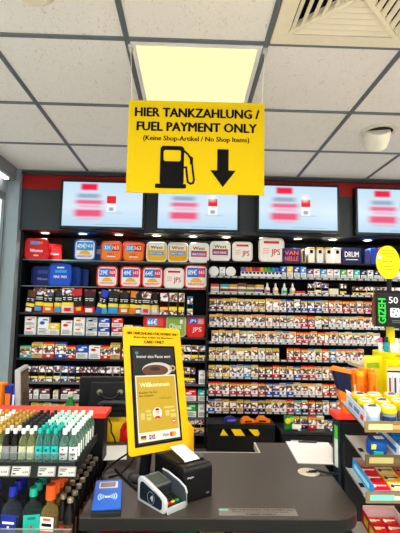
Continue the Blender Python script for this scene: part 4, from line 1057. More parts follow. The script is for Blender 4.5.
cable([(-.31, 1.64, CZ + .005), (-.33, 1.74, CZ + .006), (-.27, 1.83, CZ + .035), (-.22, 1.86, CZ + .045), (-.17, 1.80, CZ + .02), (-.165, 1.76, CZ + .016)], 'black cable arching from the blue card reader to the kiosk foot')
cable([(-.30, 1.70, CZ + .004), (-.26, 1.74, CZ + .004), (-.225, 1.80, CZ + .03), (-.215, 1.9, CZ + .05), (-.24, 2.0, CZ + .004)], 'black cable passing over the white slip left of the kiosk')
cable([(-.29, 1.78, CZ + .004), (-.22, 1.66, CZ + .004), (-.16, 1.58, CZ + .004), (-.1, 1.62, CZ + .004), (-.07, 1.75, CZ + .004), (-.12, 1.9, CZ + .004)], 'black cable curled around the kiosk foot on the counter', .005)
tag(MB().box(-.06, .06, -.095, .095, 0, .001).build('paper_slip', PAPER, None, (-.335, 1.985, CZ), (0, 0, R(8))), 'white paper slip on the counter left of the kiosk', 'paper')

# ------------------------------------------------------------------ yellow payment kiosk
KW, KH = .284, .473
M = Matrix.Translation((-.0925, 1.622, 1.0782)) @ Matrix.Rotation(R(40.76), 4, 'Z') @ Matrix.Rotation(R(-14.9), 4, 'X') @ Matrix.Rotation(R(3.65), 4, 'Y')
ki = thing('payment_kiosk', 'yellow framed payment kiosk with lit upright screen on the counter', 'kiosk')
ki.matrix_world = M
MB().prism(rrect(-KW / 2, KW / 2, 0, KH, .014, 6), 0, .009, 'y').build('frame', P('#deae00', .4, noise=.015), ki, bevel=.003)
def K(u, v): return ((u - .5 - (.026 if v > .14 else 0)) * KW, (1 - v - (.008 if v > .14 else 0)) * KH)
def kbox(u0, u1, v0, v1, y0, y1, m, nm):
    x0, z1 = K(u0, v0); x1, z0 = K(u1, v1)
    return MB().box(x0, x1, -y1, -y0, z0, z1).build(nm, m, ki)
kbox(.115, .885, .155, .935, 0, .0015, P('#08090a', .2), 'bezel')
kl = lambda s, u, v, w, h, m, b, y=.003: lettering(s, w * KW, h * KH, m, ki, (K(u, v)[0], -y, K(u, v)[1]), bold=b)
kl('HIER TANKZAHLUNG / FUEL PAYMENT ONLY', .5, .058, .90, .023, INK, .05, .0006)
kl('(Keine Shop Artikel / No Shop Items)', .5, .093, .68, .022, INK, .035, .0006)
kl('CARD ONLY', .5, .13, .36, .025, INK, .06, .0006)
kbox(.145, .855, .17, .92, .0015, .0025, EM('#0c100e', .4), 'screen')
kbox(.19, .24, .205, .225, .0025, .0028, EM('#2f8f80', .9), 'screen_icon')
kl('Immer eine Pause wert', .50, .245, .58, .026, EM('#e8e6e0', .9), .008)
cupc = K(.545, .355)
MB().prism(ell(cupc[0], cupc[1], .255 * KW, .060 * KH, 32), -.0032, -.0025, 'y').build('cup', EM('#d8cfc2', .85), ki)
MB().prism(ell(cupc[0] - .01, cupc[1] - .003, .22 * KW, .047 * KH, 32), -.0038, -.0032, 'y').build('coffee', EM('#6a3c1c', .8), ki)
MB().prism(ell(cupc[0] - .012, cupc[1] + .003, .09 * KW, .016 * KH, 20), -.0042, -.0038, 'y').build('coffee_foam', EM('#2c160c', .8), ki)
MB().ring(ell(cupc[0] + .265 * KW, cupc[1] + .004, .055 * KW, .026 * KH, 18), ell(cupc[0] + .265 * KW, cupc[1] + .004, .035 * KW, .014 * KH, 18), -.0034, -.0025, 'y').build('cup_handle', EM('#c9a878', .85), ki)
kbox(.165, .845, .40, .905, .0038, .0044, EM('#e6e2cc', .95), 'welcome_panel')
kbox(.18, .83, .41, .835, .0044, .005, EM('#cda61a', .9), 'welcome_field')
kl('Willkommen', .475, .475, .50, .036, EM('#fff2b0', 1.0), .02, .0055)
kl('Bezahlen Sie hier', .36, .535, .30, .016, EM('#2a2408', .6), .012, .0055)
kl('Ihre Einkäufe.', .33, .56, .24, .016, EM('#2a2408', .6), .012, .0055)
kl('Let’s go!', .64, .588, .2, .016, EM('#2a2408', .6), .012, .0055)
ic = EM('#dcc86a', .9)
for (u0, u1, v0, v1) in ((.22, .28, .69, .74), (.30, .38, .67, .69), (.30, .39, .70, .715), (.31, .38, .725, .75), (.60, .78, .655, .67), (.62, .69, .685, .73), (.71, .79, .685, .70), (.71, .80, .715, .745)):
    kbox(u0, u1, v0, v1, .005, .0053, ic, 'screen_icon')
pc_ = K(.485, .70)
MB().prism(ell(pc_[0], pc_[1], .075 * KW, .045 * KH, 24), -.0055, -.005, 'y').build('avatar_disc', EM('#f0e6d2', .95), ki)
MB().prism(ell(pc_[0], pc_[1] - .020, .05 * KW, .022 * KH, 16, 0, 180), -.006, -.0055, 'y').build('avatar_shirt', EM('#d82020', .9), ki)
MB().prism(ell(pc_[0], pc_[1] + .004, .03 * KW, .022 * KH, 16), -.0062, -.0055, 'y').build('avatar_face', EM('#e8b890', .9), ki)
MB().prism(ell(pc_[0], pc_[1] + .010, .034 * KW, .016 * KH, 16, 0, 180), -.0066, -.0055, 'y').build('avatar_hair', EM('#2a1a14', .8), ki)
rc = K(.755, .775)
MB().prism(ell(rc[0], rc[1], .034 * KW, .02 * KH, 16), -.0055, -.005, 'y').build('help_button', EM('#e8603a', .95), ki)
MB().box(rc[0] - .006, rc[0] + .006, -.006, -.0055, rc[1] - .0015, rc[1] + .0015).build('help_cross', EM('#ffffff', 1), ki)
for k, c in enumerate(('#161616', '#d81818', '#f0c014')):
    kbox(.20, .285, .858 + .0105 * k, .8685 + .0105 * k, .0044, .005, EM(c, .9), 'flag_stripe')
kbox(.33, .425, .858, .89, .0044, .0048, EM('#28408c', .9), 'flag_field')
kbox(.365, .39, .858, .89, .0048, .0051, EM('#f4f0f0', .9), 'flag_stripe'); kbox(.33, .425, .868, .88, .0048, .0051, EM('#f4f0f0', .9), 'flag_stripe')
kbox(.371, .384, .858, .89, .0051, .0054, EM('#d02030', .9), 'flag_stripe'); kbox(.33, .425, .871, .877, .0051, .0054, EM('#d02030', .9), 'flag_stripe')
kl('VISA', .60, .873, .11, .022, EM('#1a3a9a', .9), .03, .005)
for k, c in enumerate(('#e01c24', '#f5a01c')):
    q = K(.70 + .04 * k, .873)
    MB().prism(ell(q[0], q[1], .034 * KW, .0185 * KH, 16), -.005 - .0004 * k, -.0044, 'y').build('card_logo', EM(c, .9), ki)
MB().box(-.08, .08, .009, .04, .10, .32).build('back_housing', BLACK, ki, bevel=.004)
Mi = M.inverted()
a_ = Mi @ Vector((-.165, 1.70, CZ)); b2_ = Mi @ Vector((-.15, 1.69, 1.10)); c_ = Vector((0, .035, .14))
MB().tube([a_, (a_ + b2_) / 2, b2_, c_], .022, 14).build('pole', P('#141618', .4), ki, smooth=True)
ft = MB().lathe([(.062, 0), (.062, .008), (.05, .014), (.024, .018)], 28).build('foot', P('#141618', .4), ki, smooth=True)
ft.matrix_parent_inverse = Matrix.Identity(4); ft.matrix_local = Mi @ Matrix.Translation((-.165, 1.70, CZ))

# ------------------------------------------------------------------ blue contactless reader
rd = thing('card_reader', 'blue and black contactless card reader at the left end of the counter', 'card reader', (-.252, 1.398, CZ), R(8))
prof = [(0, 0), (.19, 0), (.19, .036), (.0, .016)]
MB().prism(prof, -.047, .047, 'x').build('base', P('#15181a', .4), rd, bevel=.003)
sl_ = math.atan2(.020, .19)
def tp(x, y, e_=.0): return (x, y * math.cos(sl_), .016 + y * math.sin(sl_) + e_)
pl = bpy.data.objects.new('top_plate', MB().prism(rrect(-.046, .046, .008, .19, .006), 0, .003, 'z').mesh('top_plate', P('#0f56bc', .35))); COL.objects.link(pl); pl.parent = rd
pl.location = (0, 0, .016); pl.rotation_euler = (sl_, 0, 0)
def on(mb, nm, m, z=.003): return mb.build(nm, m, pl, (0, 0, z))
on(MB().box(-.032, .032, .136, .176, 0, .0012), 'display_frame', P('#d8c4bc', .4))
on(MB().box(-.028, .024, .141, .171, .0012, .0018), 'display', P('#6a6470', .25))
sy_ = .082
on(MB().box(-.009, .009, sy_ - .005, sy_ + .005, 0, .001), 'card_symbol', WHITE)
on(MB().box(-.007, .007, sy_ - .001, sy_ + .003, .001, .0013), 'card_stripe', INK)
for sgn in (-1, 1):
    for q in range(3):
        r0 = .014 + .0075 * q
        pts = ell(0, sy_, r0 + .0035, r0 + .0035, 10, -38 if sgn > 0 else 142, 38 if sgn > 0 else 218)
        pin = ell(0, sy_, r0, r0, 10, -38 if sgn > 0 else 142, 38 if sgn > 0 else 218)
        on(MB().prism(pts + pin[::-1], 0, .0008, 'z'), 'wave', P('#a9cdf4', .4))

# ------------------------------------------------------------------ payment terminal (side panel towards us, keypad to the right)
tm = thing('payment_terminal', 'white and grey card terminal with keypad and contactless panel, on the counter', 'card terminal', (-.168, 1.518, CZ), R(-47))
tm.scale = (1, .9, .96)
# local x runs from the high back end to the low key end, y across the keypad
wht = P('#b9bdc0', .35, noise=.02); tg = P('#24282c', .45); tl = P('#4f5459', .4)
sideprof = [(.0, .006), (.006, 0), (.142, 0), (.15, .008), (.152, .04), (.146, .052), (.12, .062), (.06, .080), (.022, .088), (.006, .084), (0, .072)]
MB().prism(sideprof, 0, .014, 'y').build('side_shell', wht, tm, bevel=.005)
pan = [(.022, .012), (.128, .010), (.136, .018), (.135, .042), (.122, .051), (.034, .074), (.022, .072), (.016, .062), (.016, .018)]
cp_ = MB().prism(pan, -.0025, 0, 'y').build('contactless_panel', P('#18212b', .2), tm, bevel=.001)
for q in range(4):
    r0 = .004 + .0036 * q
    MB().prism(ell(.074, .034, r0 + .0012, r0 + .0012, 8, -40, 40) + ell(.074, .034, r0, r0, 8, -40, 40)[::-1], -.0032, -.0024, 'y').build('wave', P('#d8e4ee', .4), cp_)
MB().ring(ell(.079, .034, .019, .021, 20), ell(.079, .034, .0175, .0195, 20), -.0031, -.0024, 'y').build('symbol_ring', P('#7d8a98', .4), cp_)
lettering('VeriPay'[:0] + 'card', .02, .006, tl, tm, (.10, -.0008, .0585), (PI / 2, R(16), 0))
MB().prism([(.004, .004), (.148, .004), (.148, .02), (.082, .034), (.082, .062), (.012, .078), (.004, .07)], .014, .096, 'y').build('body', tg, tm, bevel=.003)
# raised display block
ds = MB().prism([(.006, .076), (.082, .060), (.084, .066), (.01, .083)], .016, .094, 'y').build('display_block', tl, tm, bevel=.002)
dang = math.atan2(.017, .074)
o = MB().box(-.026, .026, -.028, .028, 0, .0014).build('display', P('#39443c', .2), tm, (.047, .055, .0748), (0, dang, 0))
for q in range(4):
    for w_ in range(3):
        cx, cyy = .094 + .0125 * q, .034 + .021 * w_
        zt = .034 - (cx - .082) * (.014 / .066)
        c = P('#16181a', .4)
        if q == 3: c = (RED, P('#f2c818', .4), P('#23a838', .4))[w_]
        MB().box(-.0042, .0042, -.0075, .0075, -.002, .0035).build('key', c, tm, (cx, cyy, zt), (0, math.atan2(.014, .066), 0), bevel=.001)
gprof = [(.05, 0), (.148, 0), (.156, .01), (.157, .052), (.148, .066), (.12, .078), (.06, .092), (.03, .094), (.03, .05)]
MB().prism(gprof, .096, .101, 'y').build('key_shield', P('#3a4047', .4), tm, bevel=.001)
MB().tube([(.03, .0985, .094), (.06, .0985, .093), (.12, .0985, .079), (.149, .0985, .067), (.158, .0985, .052), (.157, .0985, .01), (.149, .0985, .003)], .0035, 8).build('shield_rim', wht, tm, smooth=True)
MB().prism([(.148, .0), (.154, .0), (.156, .022), (.150, .022)], .012, .1, 'y').build('front_lip', wht, tm, bevel=.001)

# ------------------------------------------------------------------ receipt printer
pr = thing('receipt_printer', 'black receipt printer with white paper, right of the kiosk', 'printer', (-.004, 1.484, CZ), R(34.9))
pm = P('#0a0b0c', .4, noise=.06)
PW, PD, PH = .122, .205, .116
MB().prism([(0, 0), (PD, 0), (PD, PH), (.012, PH), (0, PH - .012)], 0, PW, 'x').build('housing', pm, pr, bevel=.005)
MB().box(.004, PW - .004, -.0012, .0, .012, PH - .016).build('front_cover', P('#0d0e0f', .5), pr)
MB().box(.004, PW - .004, .05, .17, PH, PH + .004).build('lid', P('#0a0b0c', .45), pr, bevel=.002)
lettering('EPSON', .026, .006, P('#c8ccd0', .4), pr, (.024, -.0018, PH - .032), bold=.02)
lettering('TM', .012, .005, P('#9a9ea2', .4), pr, (.098, -.0018, .018), bold=.01)
rc_ = MB(); pts = [(.045, .1125), (.06, .118), (.085, .124), (.115, .129), (.15, .137)]
for (p, q) in zip(pts[:-1], pts[1:]):
    rc_.quad((.032, p[0], PH - .108 + p[1]), (.096, p[0], PH - .108 + p[1]), (.096, q[0], PH - .108 + q[1]), (.032, q[0], PH - .108 + q[1]))
o = rc_.build('receipt', P('#f8f7f4', .8, noise=.01), pr, smooth=True)
sd = o.modifiers.new('paper', 'SOLIDIFY'); sd.thickness = .0006
MB().box(.104, .12, .05, .085, PH + .002, PH + .014).build('lever', P('#5b5f62', .4), pr, bevel=.003)

# ------------------------------------------------------------------ right display stand: red board, post, candy shelves
gr = thing('sweets_stand', 'black display stand with red top board and tilted candy shelves, right', 'display stand', (0, 0, 0))
MB().box(.631, 1.5, 1.79, 1.89, 1.158, 1.18).build('top_board', VERM, gr, bevel=.002)
pb = MB().box(.640, .700, 1.80, 1.87, 0, 1.158).build('upright', P('#22303a', .45, noise=.08), gr)
MB().box(.700, 1.5, 1.82, 1.86, .1, 1.158).build('back_panel', P('#14181b', .5), gr)
MB().box(.634, .640, 1.805, 1.83, .96, 1.13).build('price_strip', P('#eef2ea', .5), gr)
MB().box(.6335, .6405, 1.8045, 1.8305, 1.075, 1.13).build('strip_cap', P('#56c83c', .4), gr)
for k in range(8):
    MB().box(.706, .716, 1.815, 1.82, .62 + .065 * k, .65 + .065 * k).build('slot', P('#050505', .8), gr)
TILT = R(10)
trays = [(1.222, 1.45), (1.112, 1.45), (.992, 1.45), (.800, 1.45)]
plate = P('#a8a8a2', .45, .1)
def tray_pt(i, x, y, z):
    z0, y0 = trays[i]
    return (x, y0 + y * math.cos(TILT) - z * math.sin(TILT), z0 + y * math.sin(TILT) + z * math.cos(TILT))
lipc = [P('#8c7446', .5), P('#5e5032', .5), P('#8a7350', .5), P('#6e5c3c', .5)]
for i in range(4):
    o = bpy.data.objects.new('shelf', MB().box(.606, 1.4, 0, .18 if i else .225, -.004, 0).box(.606, .609, .02, .18 if i else .225, -.004, .004).mesh('shelf', plate)); COL.objects.link(o)
    o.parent = gr; o.location = (0, trays[i][1], trays[i][0]); o.rotation_euler = (TILT, 0, 0)
    MB().box(.606, 1.4, -.006, 0, -.014, .022).build('lip', lipc[i], o, rot=(R(-4), 0, 0))
    MB().box(.618, .70, -.0075, -.006, -.004, .016).build('lip_label', [P('#e8d49a', .5), P('#b8b070', .5), P('#7cc8c0', .5), P('#e8d49a', .5)][i], o)
    MB().box(.70, .84, -.0078, -.006, -.002, .012).build('lip_label', [P('#c9a860', .5), P('#6e5a38', .5), P('#e4ddd0', .5), P('#c8502a', .5)][i], o)
    MB().box(.614, .630, .06, .085, 0, .0006).build('hole', P('#0a0a0a', .8), o)
MB().box(.65, 1.4, 1.76, 1.82, .1, 1.15).build('rear_rail', P('#101315', .5), gr)

# top tray: gum pots in an open carton
oc = thing('open_carton', 'white open carton with blue print holding the gum pots', 'carton', tray_pt(0, .610, .004, .0005), (TILT, 0, 0))
MB().box(0, .0025, 0, .175, 0, .05).build('side', P('#c6ccd4', .6), oc)
MB().box(.0025, .36, .1725, .175, 0, .05).build('back', P('#c6ccd4', .6), oc)
MB().box(.0025, .36, 0, .0025, 0, .02).build('front', P('#d9c9a0', .6), oc)
MB().box(.0025, .36, .0025, .1725, 0, .002).build('bottom', P('#c6ccd4', .6), oc)
for (a, b_, z0, z1, c) in ((.05, .10, .018, .034, '#5a7ab8'), (.115, .15, .016, .032, '#6a8cc8'), (.05, .15, .006, .010, '#78a8d0'), (.016, .04, .012, .03, '#d8382c')):
    MB().box(-.0006, 0, a, b_, z0, z1).build('print', P(c, .5), oc)
lettering('GUM', .05, .014, P('#8a6a2a', .5), gr, (.0, 0, 0)) if False else None
jb = MB().lathe([(.023, 0), (.026, .004), (.027, .036), (.025, .044)], 20).mesh('pot', [P('#c9d0d6', .25, noise=.1)], True)
jb2 = MB().lathe([(.023, 0), (.026, .004), (.027, .036), (.025, .044)], 20).mesh('pot', [P('#8e949a', .25, noise=.15)], True)
def lid_mesh(c): return MB().lathe([(.0265, .042), (.0285, .044), (.0285, .056), (.026, .06)], 24).mesh('lid', P(c, .35), True)
ly, lw = lid_mesh('#e0c400'), lid_mesh('#cfd0d4')
lt = MB().lathe([(.021, .0598), (.0205, .0612), (0, .0615)], 24).mesh('lid_top', [P('#c9cdd2', .4)], True)
lp = MB().box(-.016, .014, -.008, .004, .0614, .0619).box(-.006, .016, .006, .012, .0614, .0619).mesh('lid_print', P('#4a3a44', .4))
lp2 = MB().box(-.016, .014, -.008, .004, .0614, .0619).mesh('lid_print', P('#c8a020', .4))
lbm = MB()
n = 10; vs = []
for k in range(n + 1):
    a = R(215 + 110 * k / n); vs += [(.0274 * math.cos(a), .0274 * math.sin(a), .006), (.0274 * math.cos(a), .0274 * math.sin(a), .032)]
lbm.add(vs, [(2 * k, 2 * k + 2, 2 * k + 3, 2 * k + 1) for k in range(n)])
lbl1 = lbm.mesh('label', P('#24406e', .4), True); lbl2 = lbm.mesh('label', P('#a9c8e8', .4), True)
for j in range(3):
    for i in range(4):
        x = .644 + .0605 * i + (.002 if j % 2 else 0); first = (i == 0 and j == 0)
        t = thing('gum_pot', ('white-lidded gum pot at the front left corner of the carton' if first else 'yellow-lidded gum pot, %s row from front, %s from left in the carton' % (ORD[j], ORD[i])), 'pot', tray_pt(0, x, .032 + .0560 * j, .0026), (TILT, 0, R(random.uniform(-20, 20))), group='gum pots in the white carton')
        put('pot', jb if first or (i + j) % 3 == 0 else jb2, t); put('lid', lw if first else ly, t); put('lid_top', lt, t); put('lid_print', lp if (i + j) % 2 == 0 else lp2, t); put('label', lbl2 if first else lbl1, t)

# second tray: blue round sweets tub and white-blue cartons
t = thing('sweets_tin', 'round blue sweets tub with green top on the second candy shelf', 'tub', tray_pt(1, .666, .05, .0005), (TILT, 0, 0))
MB().lathe([(.029, 0), (.034, .006), (.035, .026), (.034, .046), (.03, .054)], 10).build('body', P('#0c4a9c', .3, noise=.3, scale=60), t, smooth=True)
MB().lathe([(.0305, .053), (.031, .058), (.0, .06)], 20).build('lid', P('#0e3c78', .3), t, smooth=True)
MB().box(-.022, .01, -.0355, -.03, .012, .024).build('label_patch', P('#2fb89a', .4), t)
MB().box(-.012, .02, -.016, .006, .06, .0605).build('label_patch', P('#e8eef4', .4), t)
MB().box(-.03, -.012, -.03, -.026, .03, .046).build('label_patch', P('#e8e050', .4), t)
ca = thing('sweets_carton', 'white and blue slanted sweets carton at the right of the second candy shelf', 'carton', tray_pt(1, .728, .01, .0005), (TILT, 0, 0))
MB().box(0, .003, 0, .175, 0, .045).build('side', P('#e8eef4', .5), ca)
MB().box(.003, .2, 0, .003, 0, .03).build('front', P('#e8eef4', .5), ca)
MB().box(.003, .2, .172, .175, 0, .06).build('back', P('#dfe6ee', .5), ca)
MB().box(.003, .2, .003, .172, 0, .002).build('bottom', P('#dfe6ee', .5), ca)
MB().box(-.0006, 0, .02, .16, .012, .03).build('print', P('#2a7ac8', .5), ca)
for j in range(2):
    for i in range(2):
        t = thing('sweets_bag', 'blue and white sweets bag in the slanted carton, %s from front, %s column' % (ORD[j], ('left', 'right')[i]), 'bag', tray_pt(1, .765 + .062 * i, .042 + .058 * j, .003), (TILT + R(8), 0, 0), group='blue sweets bags')
        MB().lathe([(.012, 0), (.026, .01), (.028, .03), (.024, .045), (.008, .052)], 8, sx=1.0, sy=1.1).build('bag', P('#2d8fe0', .3, noise=.3, scale=70), t, smooth=True)
        MB().box(-.016, .016, -.032, -.026, .014, .03).build('label_patch', WHITE, t)

# third tray: red and yellow candy stick boxes
bx = thing('candy_carton', 'blue-sided carton holding red and yellow candy packs, third candy shelf', 'carton', tray_pt(2, .632, .004, .0005), (TILT, 0, 0))
MB().box(0, .003, 0, .178, 0, .04).build('side', P('#1e9be0', .5), bx)
MB().box(.003, .3, .175, .178, 0, .04).build('back', P('#c89a90', .6), bx)
MB().box(.003, .3, .003, .175, 0, .002).build('bottom', P('#d8cfc8', .6), bx)
MB().box(.003, .3, 0, .003, 0, .022).build('front', P('#1e9be0', .5), bx)
MB().box(-.0006, 0, .03, .16, .01, .026).build('print', P('#a8dcf4', .5), bx)
def stick_pack(x, y, c, c2, lab, grp, tray=2, w=.058, l=.044, h=.022, z=.003, word=None):
    t = thing('candy_pack', lab, 'pack', tray_pt(tray, x, y, z), (TILT + R(4), 0, 0), group=grp)
    MB().box(-w / 2, w / 2, -l / 2, l / 2, 0, h).build('pack', c, t, bevel=.002)
    MB().box(-w * .42, w * .1, -l * .18, l * .2, h, h + .0006).build('label_patch', c2, t)
    MB().box(-w * .34, w * .38, -l * .02, l * .1, h + .0006, h + .001).build('text_line', WHITE if c2 is not WHITE else NAVY, t)
    MB().prism(ell(-w * .34, 0, .006, .008, 12), h + .0006, h + .0012, 'z').build('emblem', NAVY if c2 is WHITE else WHITE, t)
    return t
for j in range(3):
    stick_pack(.667, .030 + .048 * j, P('#d81824', .35), P('#a81020', .35), 'red candy pack on third candy shelf, %s from the front' % ORD[j], 'red candy packs')
for j in range(3):
    stick_pack(.731, .030 + .048 * j, P('#f4b01c', .35) if j % 2 else P('#f6d878', .4), WHITE, '%s candy pack on third candy shelf, %s from the front' % (('yellow', 'orange')[j % 2], ORD[j]), 'yellow candy packs', w=.062)
for j in range(3):
    stick_pack(.797, .030 + .048 * j, P('#e8481c', .35), WHITE, 'orange-red candy pack at right of third candy shelf, %s from the front' % ORD[j], 'orange-red candy packs', w=.058)
# bottom tray: pink-red box with red and yellow chews
bx = thing('candy_carton', 'crimson carton with pale lining full of red chews, lowest candy shelf', 'carton', tray_pt(3, .662, .004, .0005), (TILT, 0, 0))
MB().box(0, .003, 0, .178, 0, .05).build('side', P('#d8143c', .45), bx)
MB().box(.003, .122, .175, .178, 0, .062).build('back', P('#e8c8c4', .6), bx)
MB().box(.122, .125, .0, .178, 0, .055).build('side', P('#f0dcd8', .6), bx)
MB().box(.003, .122, .003, .175, 0, .002).build('bottom', P('#e8c8c4', .6), bx)
MB().box(.003, .122, 0, .003, 0, .02).build('front', P('#d8143c', .45), bx)
for k in range(3): MB().box(-.0006, 0, .02 + .05 * k, .055 + .05 * k, .012, .038).build('print', P('#f4dc1c', .5), bx)
for j in range(4):
    stick_pack(.695, .028 + .04 * j, P('#d8141c', .35), P('#f2e01c', .4), 'red chew pack with yellow patch, %s from front in crimson carton' % ORD[j], 'red chews', tray=3, l=.036, w=.052, z=.006)
    stick_pack(.752, .028 + .04 * j, P('#e01828', .35), P('#7ac82c', .4), 'red chew pack with green patch, %s from front in crimson carton' % ORD[j], 'red chews', tray=3, l=.036, w=.052, z=.006)
bx = thing('candy_carton', 'second crimson carton cut by the right edge, lowest candy shelf', 'carton', tray_pt(3, .790, .004, .0005), (TILT, 0, 0))
MB().box(0, .003, 0, .178, 0, .045).build('side', P('#e8c0c4', .5), bx)
MB().box(.003, .2, .003, .178, 0, .03).build('filling', P('#e83a50', .4, noise=.3, scale=40), bx)

# on the red board: dispenser box, orange tubes, yellow sheet, pen boxes, upper board with a yellow stand
dp = thing('cardboard_dispenser', 'orange and navy cardboard dispenser standing on the right red board', 'dispenser', (.70, 1.805, 1.18))
MB().prism([(-.031, 0), (.008, 0), (.004, .075), (-.052, .10)], 0, .035, 'y').build('lower_box', P('#f57a14', .45), dp, bevel=.002)
MB().prism([(-.052, .10), (.004, .075), (-.002, .166), (-.075, .182)], 0, .035, 'y').build('middle_box', P('#131c3c', .45), dp, bevel=.002)
MB().prism([(-.084, .182), (.006, .165), (.002, .184), (-.066, .198)], -.004, .037, 'y').build('header', P('#f0882a', .45), dp, bevel=.002)
MB().prism([(-.02, .088), (.004, .076), (.003, .088), (-.024, .102)], -.0015, 0, 'y').build('print', WHITE, dp)
MB().box(-.02, .004, -.001, 0, .03, .045).build('print', P('#8a4ab0', .4), dp)
for k, (x, yy_, hh, nm) in enumerate(((.728, 1.84, .185, 'leftmost, nearest the dispenser'), (.740, 1.806, .18, 'second from left, in front'), (.768, 1.84, .19, 'third from left'), (.803, 1.84, .185, 'fourth from left'), (.795, 1.806, .172, 'rightmost, beside the yellow sheet'))):
    t = thing('orange_tube', 'orange round sweets tube on the right red board, ' + nm, 'tube', (x, yy_, 1.18), group='orange tubes on the red board')
    MB().lathe([(.0155, 0), (.016, .003), (.016, hh - .02)], 16).build('tube', P('#fa8214', .35), t, smooth=True)
    MB().lathe([(.0165, hh - .02), (.0165, hh - .003), (.014, hh), (0, hh)], 16).build('cap', P('#f8b21c' if k == 1 else '#f08a1a', .35), t, smooth=True)
    MB().box(-.006, .006, -.0168, -.014, .04, .12).build('label_patch', P('#fff2e0', .5) if k == 0 else P('#d85a10', .4), t)
ys = thing('yellow_sheet', 'see-through yellow plastic sheet standing behind the orange tubes', 'sheet', (.828, 1.868, 1.18), R(-4))
ym = GLASS('#f6ee1c', .35, .1)
MB().box(-.04, .038, 0, .003, 0, .24).build('panel', ym, ys)
MB().box(.036, .039, -.05, .0, 0, .225).build('side', ym, ys)
MB().box(-.03, .025, -.001, 0, .185, .208).build('print', P('#8aa81c', .4), ys)
for k in range(5):
    t = thing('pen_box', 'white and blue slim upright box on the right red board, %s from left' % ORD[k], 'box', (.882 + .0235 * k, 1.83, 1.18), group='slim upright boxes')
    MB().box(-.0105, .0105, 0, .05, 0, .165).build('carton', P('#e8eaf0', .4), t, bevel=.001)
    MB().box(-.004, .004, -.001, 0, .015, .15).build('stripe', P('#28384e' if k % 2 else '#8a3030', .4), t)
    MB().prism([(-.0105, .02), (.0105, .05), (.0105, .085), (-.0105, .055)], -.0015, 0, 'y').build('print', P('#1c3cb0', .4), t)
ub = thing('display_board', 'pale board carrying the yellow round stand at the right', 'board', (0, 0, 0))
MB().box(.80, 1.4, 1.88, 2.10, 1.352, 1.367).build('board', P('#c8b890', .5), ub)
MB().box(.86, .89, 2.05, 2.09, .0, 1.352).build('support', NEAR, ub)
ysn = thing('yellow_stand', 'bright yellow round display stand with a pole, right edge', 'stand', (.965, 1.985, 1.367))
ybr = P('#e6d000', .4, noise=.02)
MB().lathe([(.094, 0), (.097, .004), (.097, .026), (.092, .03), (.0, .03)], 40).build('base_tray', ybr, ysn, smooth=True)
MB().lathe([(.080, .03), (.082, .034), (.082, .062), (.077, .064), (.073, .042), (0, .042)], 40).build('upper_tray', ybr, ysn, smooth=True)
MB().lathe([(.019, .04), (.019, .2)], 20).build('pole', ybr, ysn, smooth=True)
MB().lathe([(.011, .2), (.011, .5)], 14).build('stem', P('#121416', .4), ysn, smooth=True)
MB().box(-.02, .04, -.0852, -.08, .042, .058).build('label_patch', P('#d8c40c', .4), ysn)
lettering('GIZEH', .05, .010, P('#6a6a10', .5), ysn, (.01, -.0858, .05), bold=.02)
for k, (a, c, c2, h_, nm) in enumerate(((200, '#e8f4f2', '#e04a7a', .085, 'white and pink'), (226, '#14a0b4', '#0c2c38', .09, 'teal and black'), (250, '#f6f2e8', '#f8e60c', .085, 'cream'), (268, '#f6f2e8', '#d8d4c8', .085, 'white'), (290, '#f4f0e6', '#d8d4c8', .085, 'ivory'))):
    t = thing('lighter', '%s lighter standing in the yellow round stand' % nm, 'lighter', (.965 + .062 * math.cos(R(a)), 1.985 + .062 * math.sin(R(a)), 1.4095), group='lighters on the yellow stand')
    MB().lathe([(.009, 0), (.0105, .003), (.0105, h_ * .72)], 12).build('body', P(c, .3), t, smooth=True)
    MB().lathe([(.009, h_ * .72), (.009, h_ * .95), (.006, h_)], 12).build('top', P(c2, .35), t, smooth=True)
gz = thing('filter_box', 'black hanging box with green and white lettering on the yellow stand', 'box', (.938, 1.96, 1.545), (R(-3), R(1.5), R(0)))
MB().box(-.062, .075, -.03, .006, 0, .155).build('carton', P('#171a1c', .45), gz, bevel=.002)
MB().prism([(-.062, 0), (-.075, .01), (-.08, .1), (-.068, .15), (-.062, .155)], -.02, -.012, 'y').build('flap', BROWN, gz)
MB().prism([(-.062, .155), (.075, .155), (.066, .172), (-.05, .172)], -.012, -.004, 'y').build('hanger', BLACK, gz)
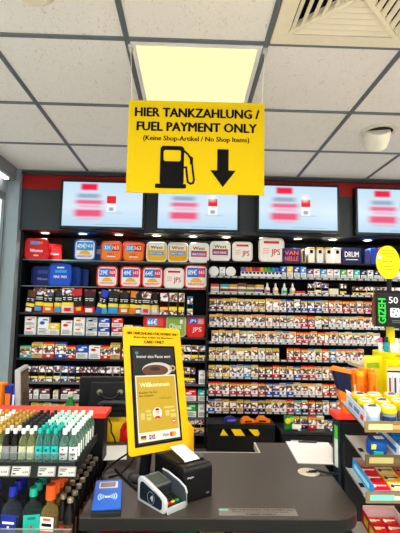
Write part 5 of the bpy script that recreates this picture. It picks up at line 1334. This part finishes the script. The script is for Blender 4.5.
lettering('GIZEH', .118, .036, P('#22e03c', .4), gz, (-.037, -.0306, .072), (PI / 2, R(-90), 0), bold=.03)
lettering('50', .044, .03, WINK, gz, (.018, -.0306, .125), bold=.01)
q = MB().prism(rrect(.002, .046, .045, .088, .006), -.0312, -.03, 'y').build('leaf_badge', WINK, gz)
for (x0, z0) in ((.016, .066), (.03, .052), (.038, .072), (.022, .078)):
    MB().prism(ell(x0 - .002, z0 + .003, .0055, .0035, 10), -.0318, -.0312, 'y').build('leaf', INK, q)
for k in range(2): MB().box(.01, .05, -.0308, -.03, .028 - .008 * k, .031 - .008 * k).build('text_line', P('#6d7478', .4), gz)
ov = thing('oval_sign', 'bright yellow oval sign above the black hanging box', 'sign', (.954, 1.965, 1.770), (R(-2), 0, R(2)))
om = P('#eee000', .45, noise=.01)
MB().prism(ell(.0, .084, .059, .081, 40), -.003, .003, 'y').build('disc', om, ov)
og = P('#a8a010', .5)
for (a, b_, zz) in ((-.028, .03, .138), (-.034, .03, .124), (-.02, .024, .112), (-.024, .026, .06), (-.018, .02, .046)):
    MB().box(a, b_, -.0036, -.003, zz, zz + .004).build('text_line', og, ov)
MB().box(-.05, -.034, -.0038, -.003, .10, .117).build('print', P('#dfe8f4', .5), ov)
for k in range(4): MB().box(-.025 + .012 * k, -.018 + .012 * k, -.0036, -.003, .085, .091).build('print', P(('#e07a2a', '#58a84a', '#e8c020', '#d85a3a')[k], .5), ov)

# ------------------------------------------------------------------ daylight and exposure
w = bpy.data.worlds.new('daylight'); S.world = w; w.use_nodes = True
bg = w.node_tree.nodes['Background']; bg.inputs['Color'].default_value = (.93, .97, 1.0, 1); bg.inputs['Strength'].default_value = 1.3
S.view_settings.view_transform = 'Standard'; S.view_settings.look = 'None'; S.view_settings.gamma = 1; S.view_settings.use_curve_mapping = False
S.view_settings.exposure = 0.45
S.cycles.max_bounces = 8; S.cycles.transparent_max_bounces = 24; S.cycles.caustics_reflective = False; S.cycles.caustics_refractive = False
S.cycles.sample_clamp_indirect = 6
bpy.context.view_layer.update()
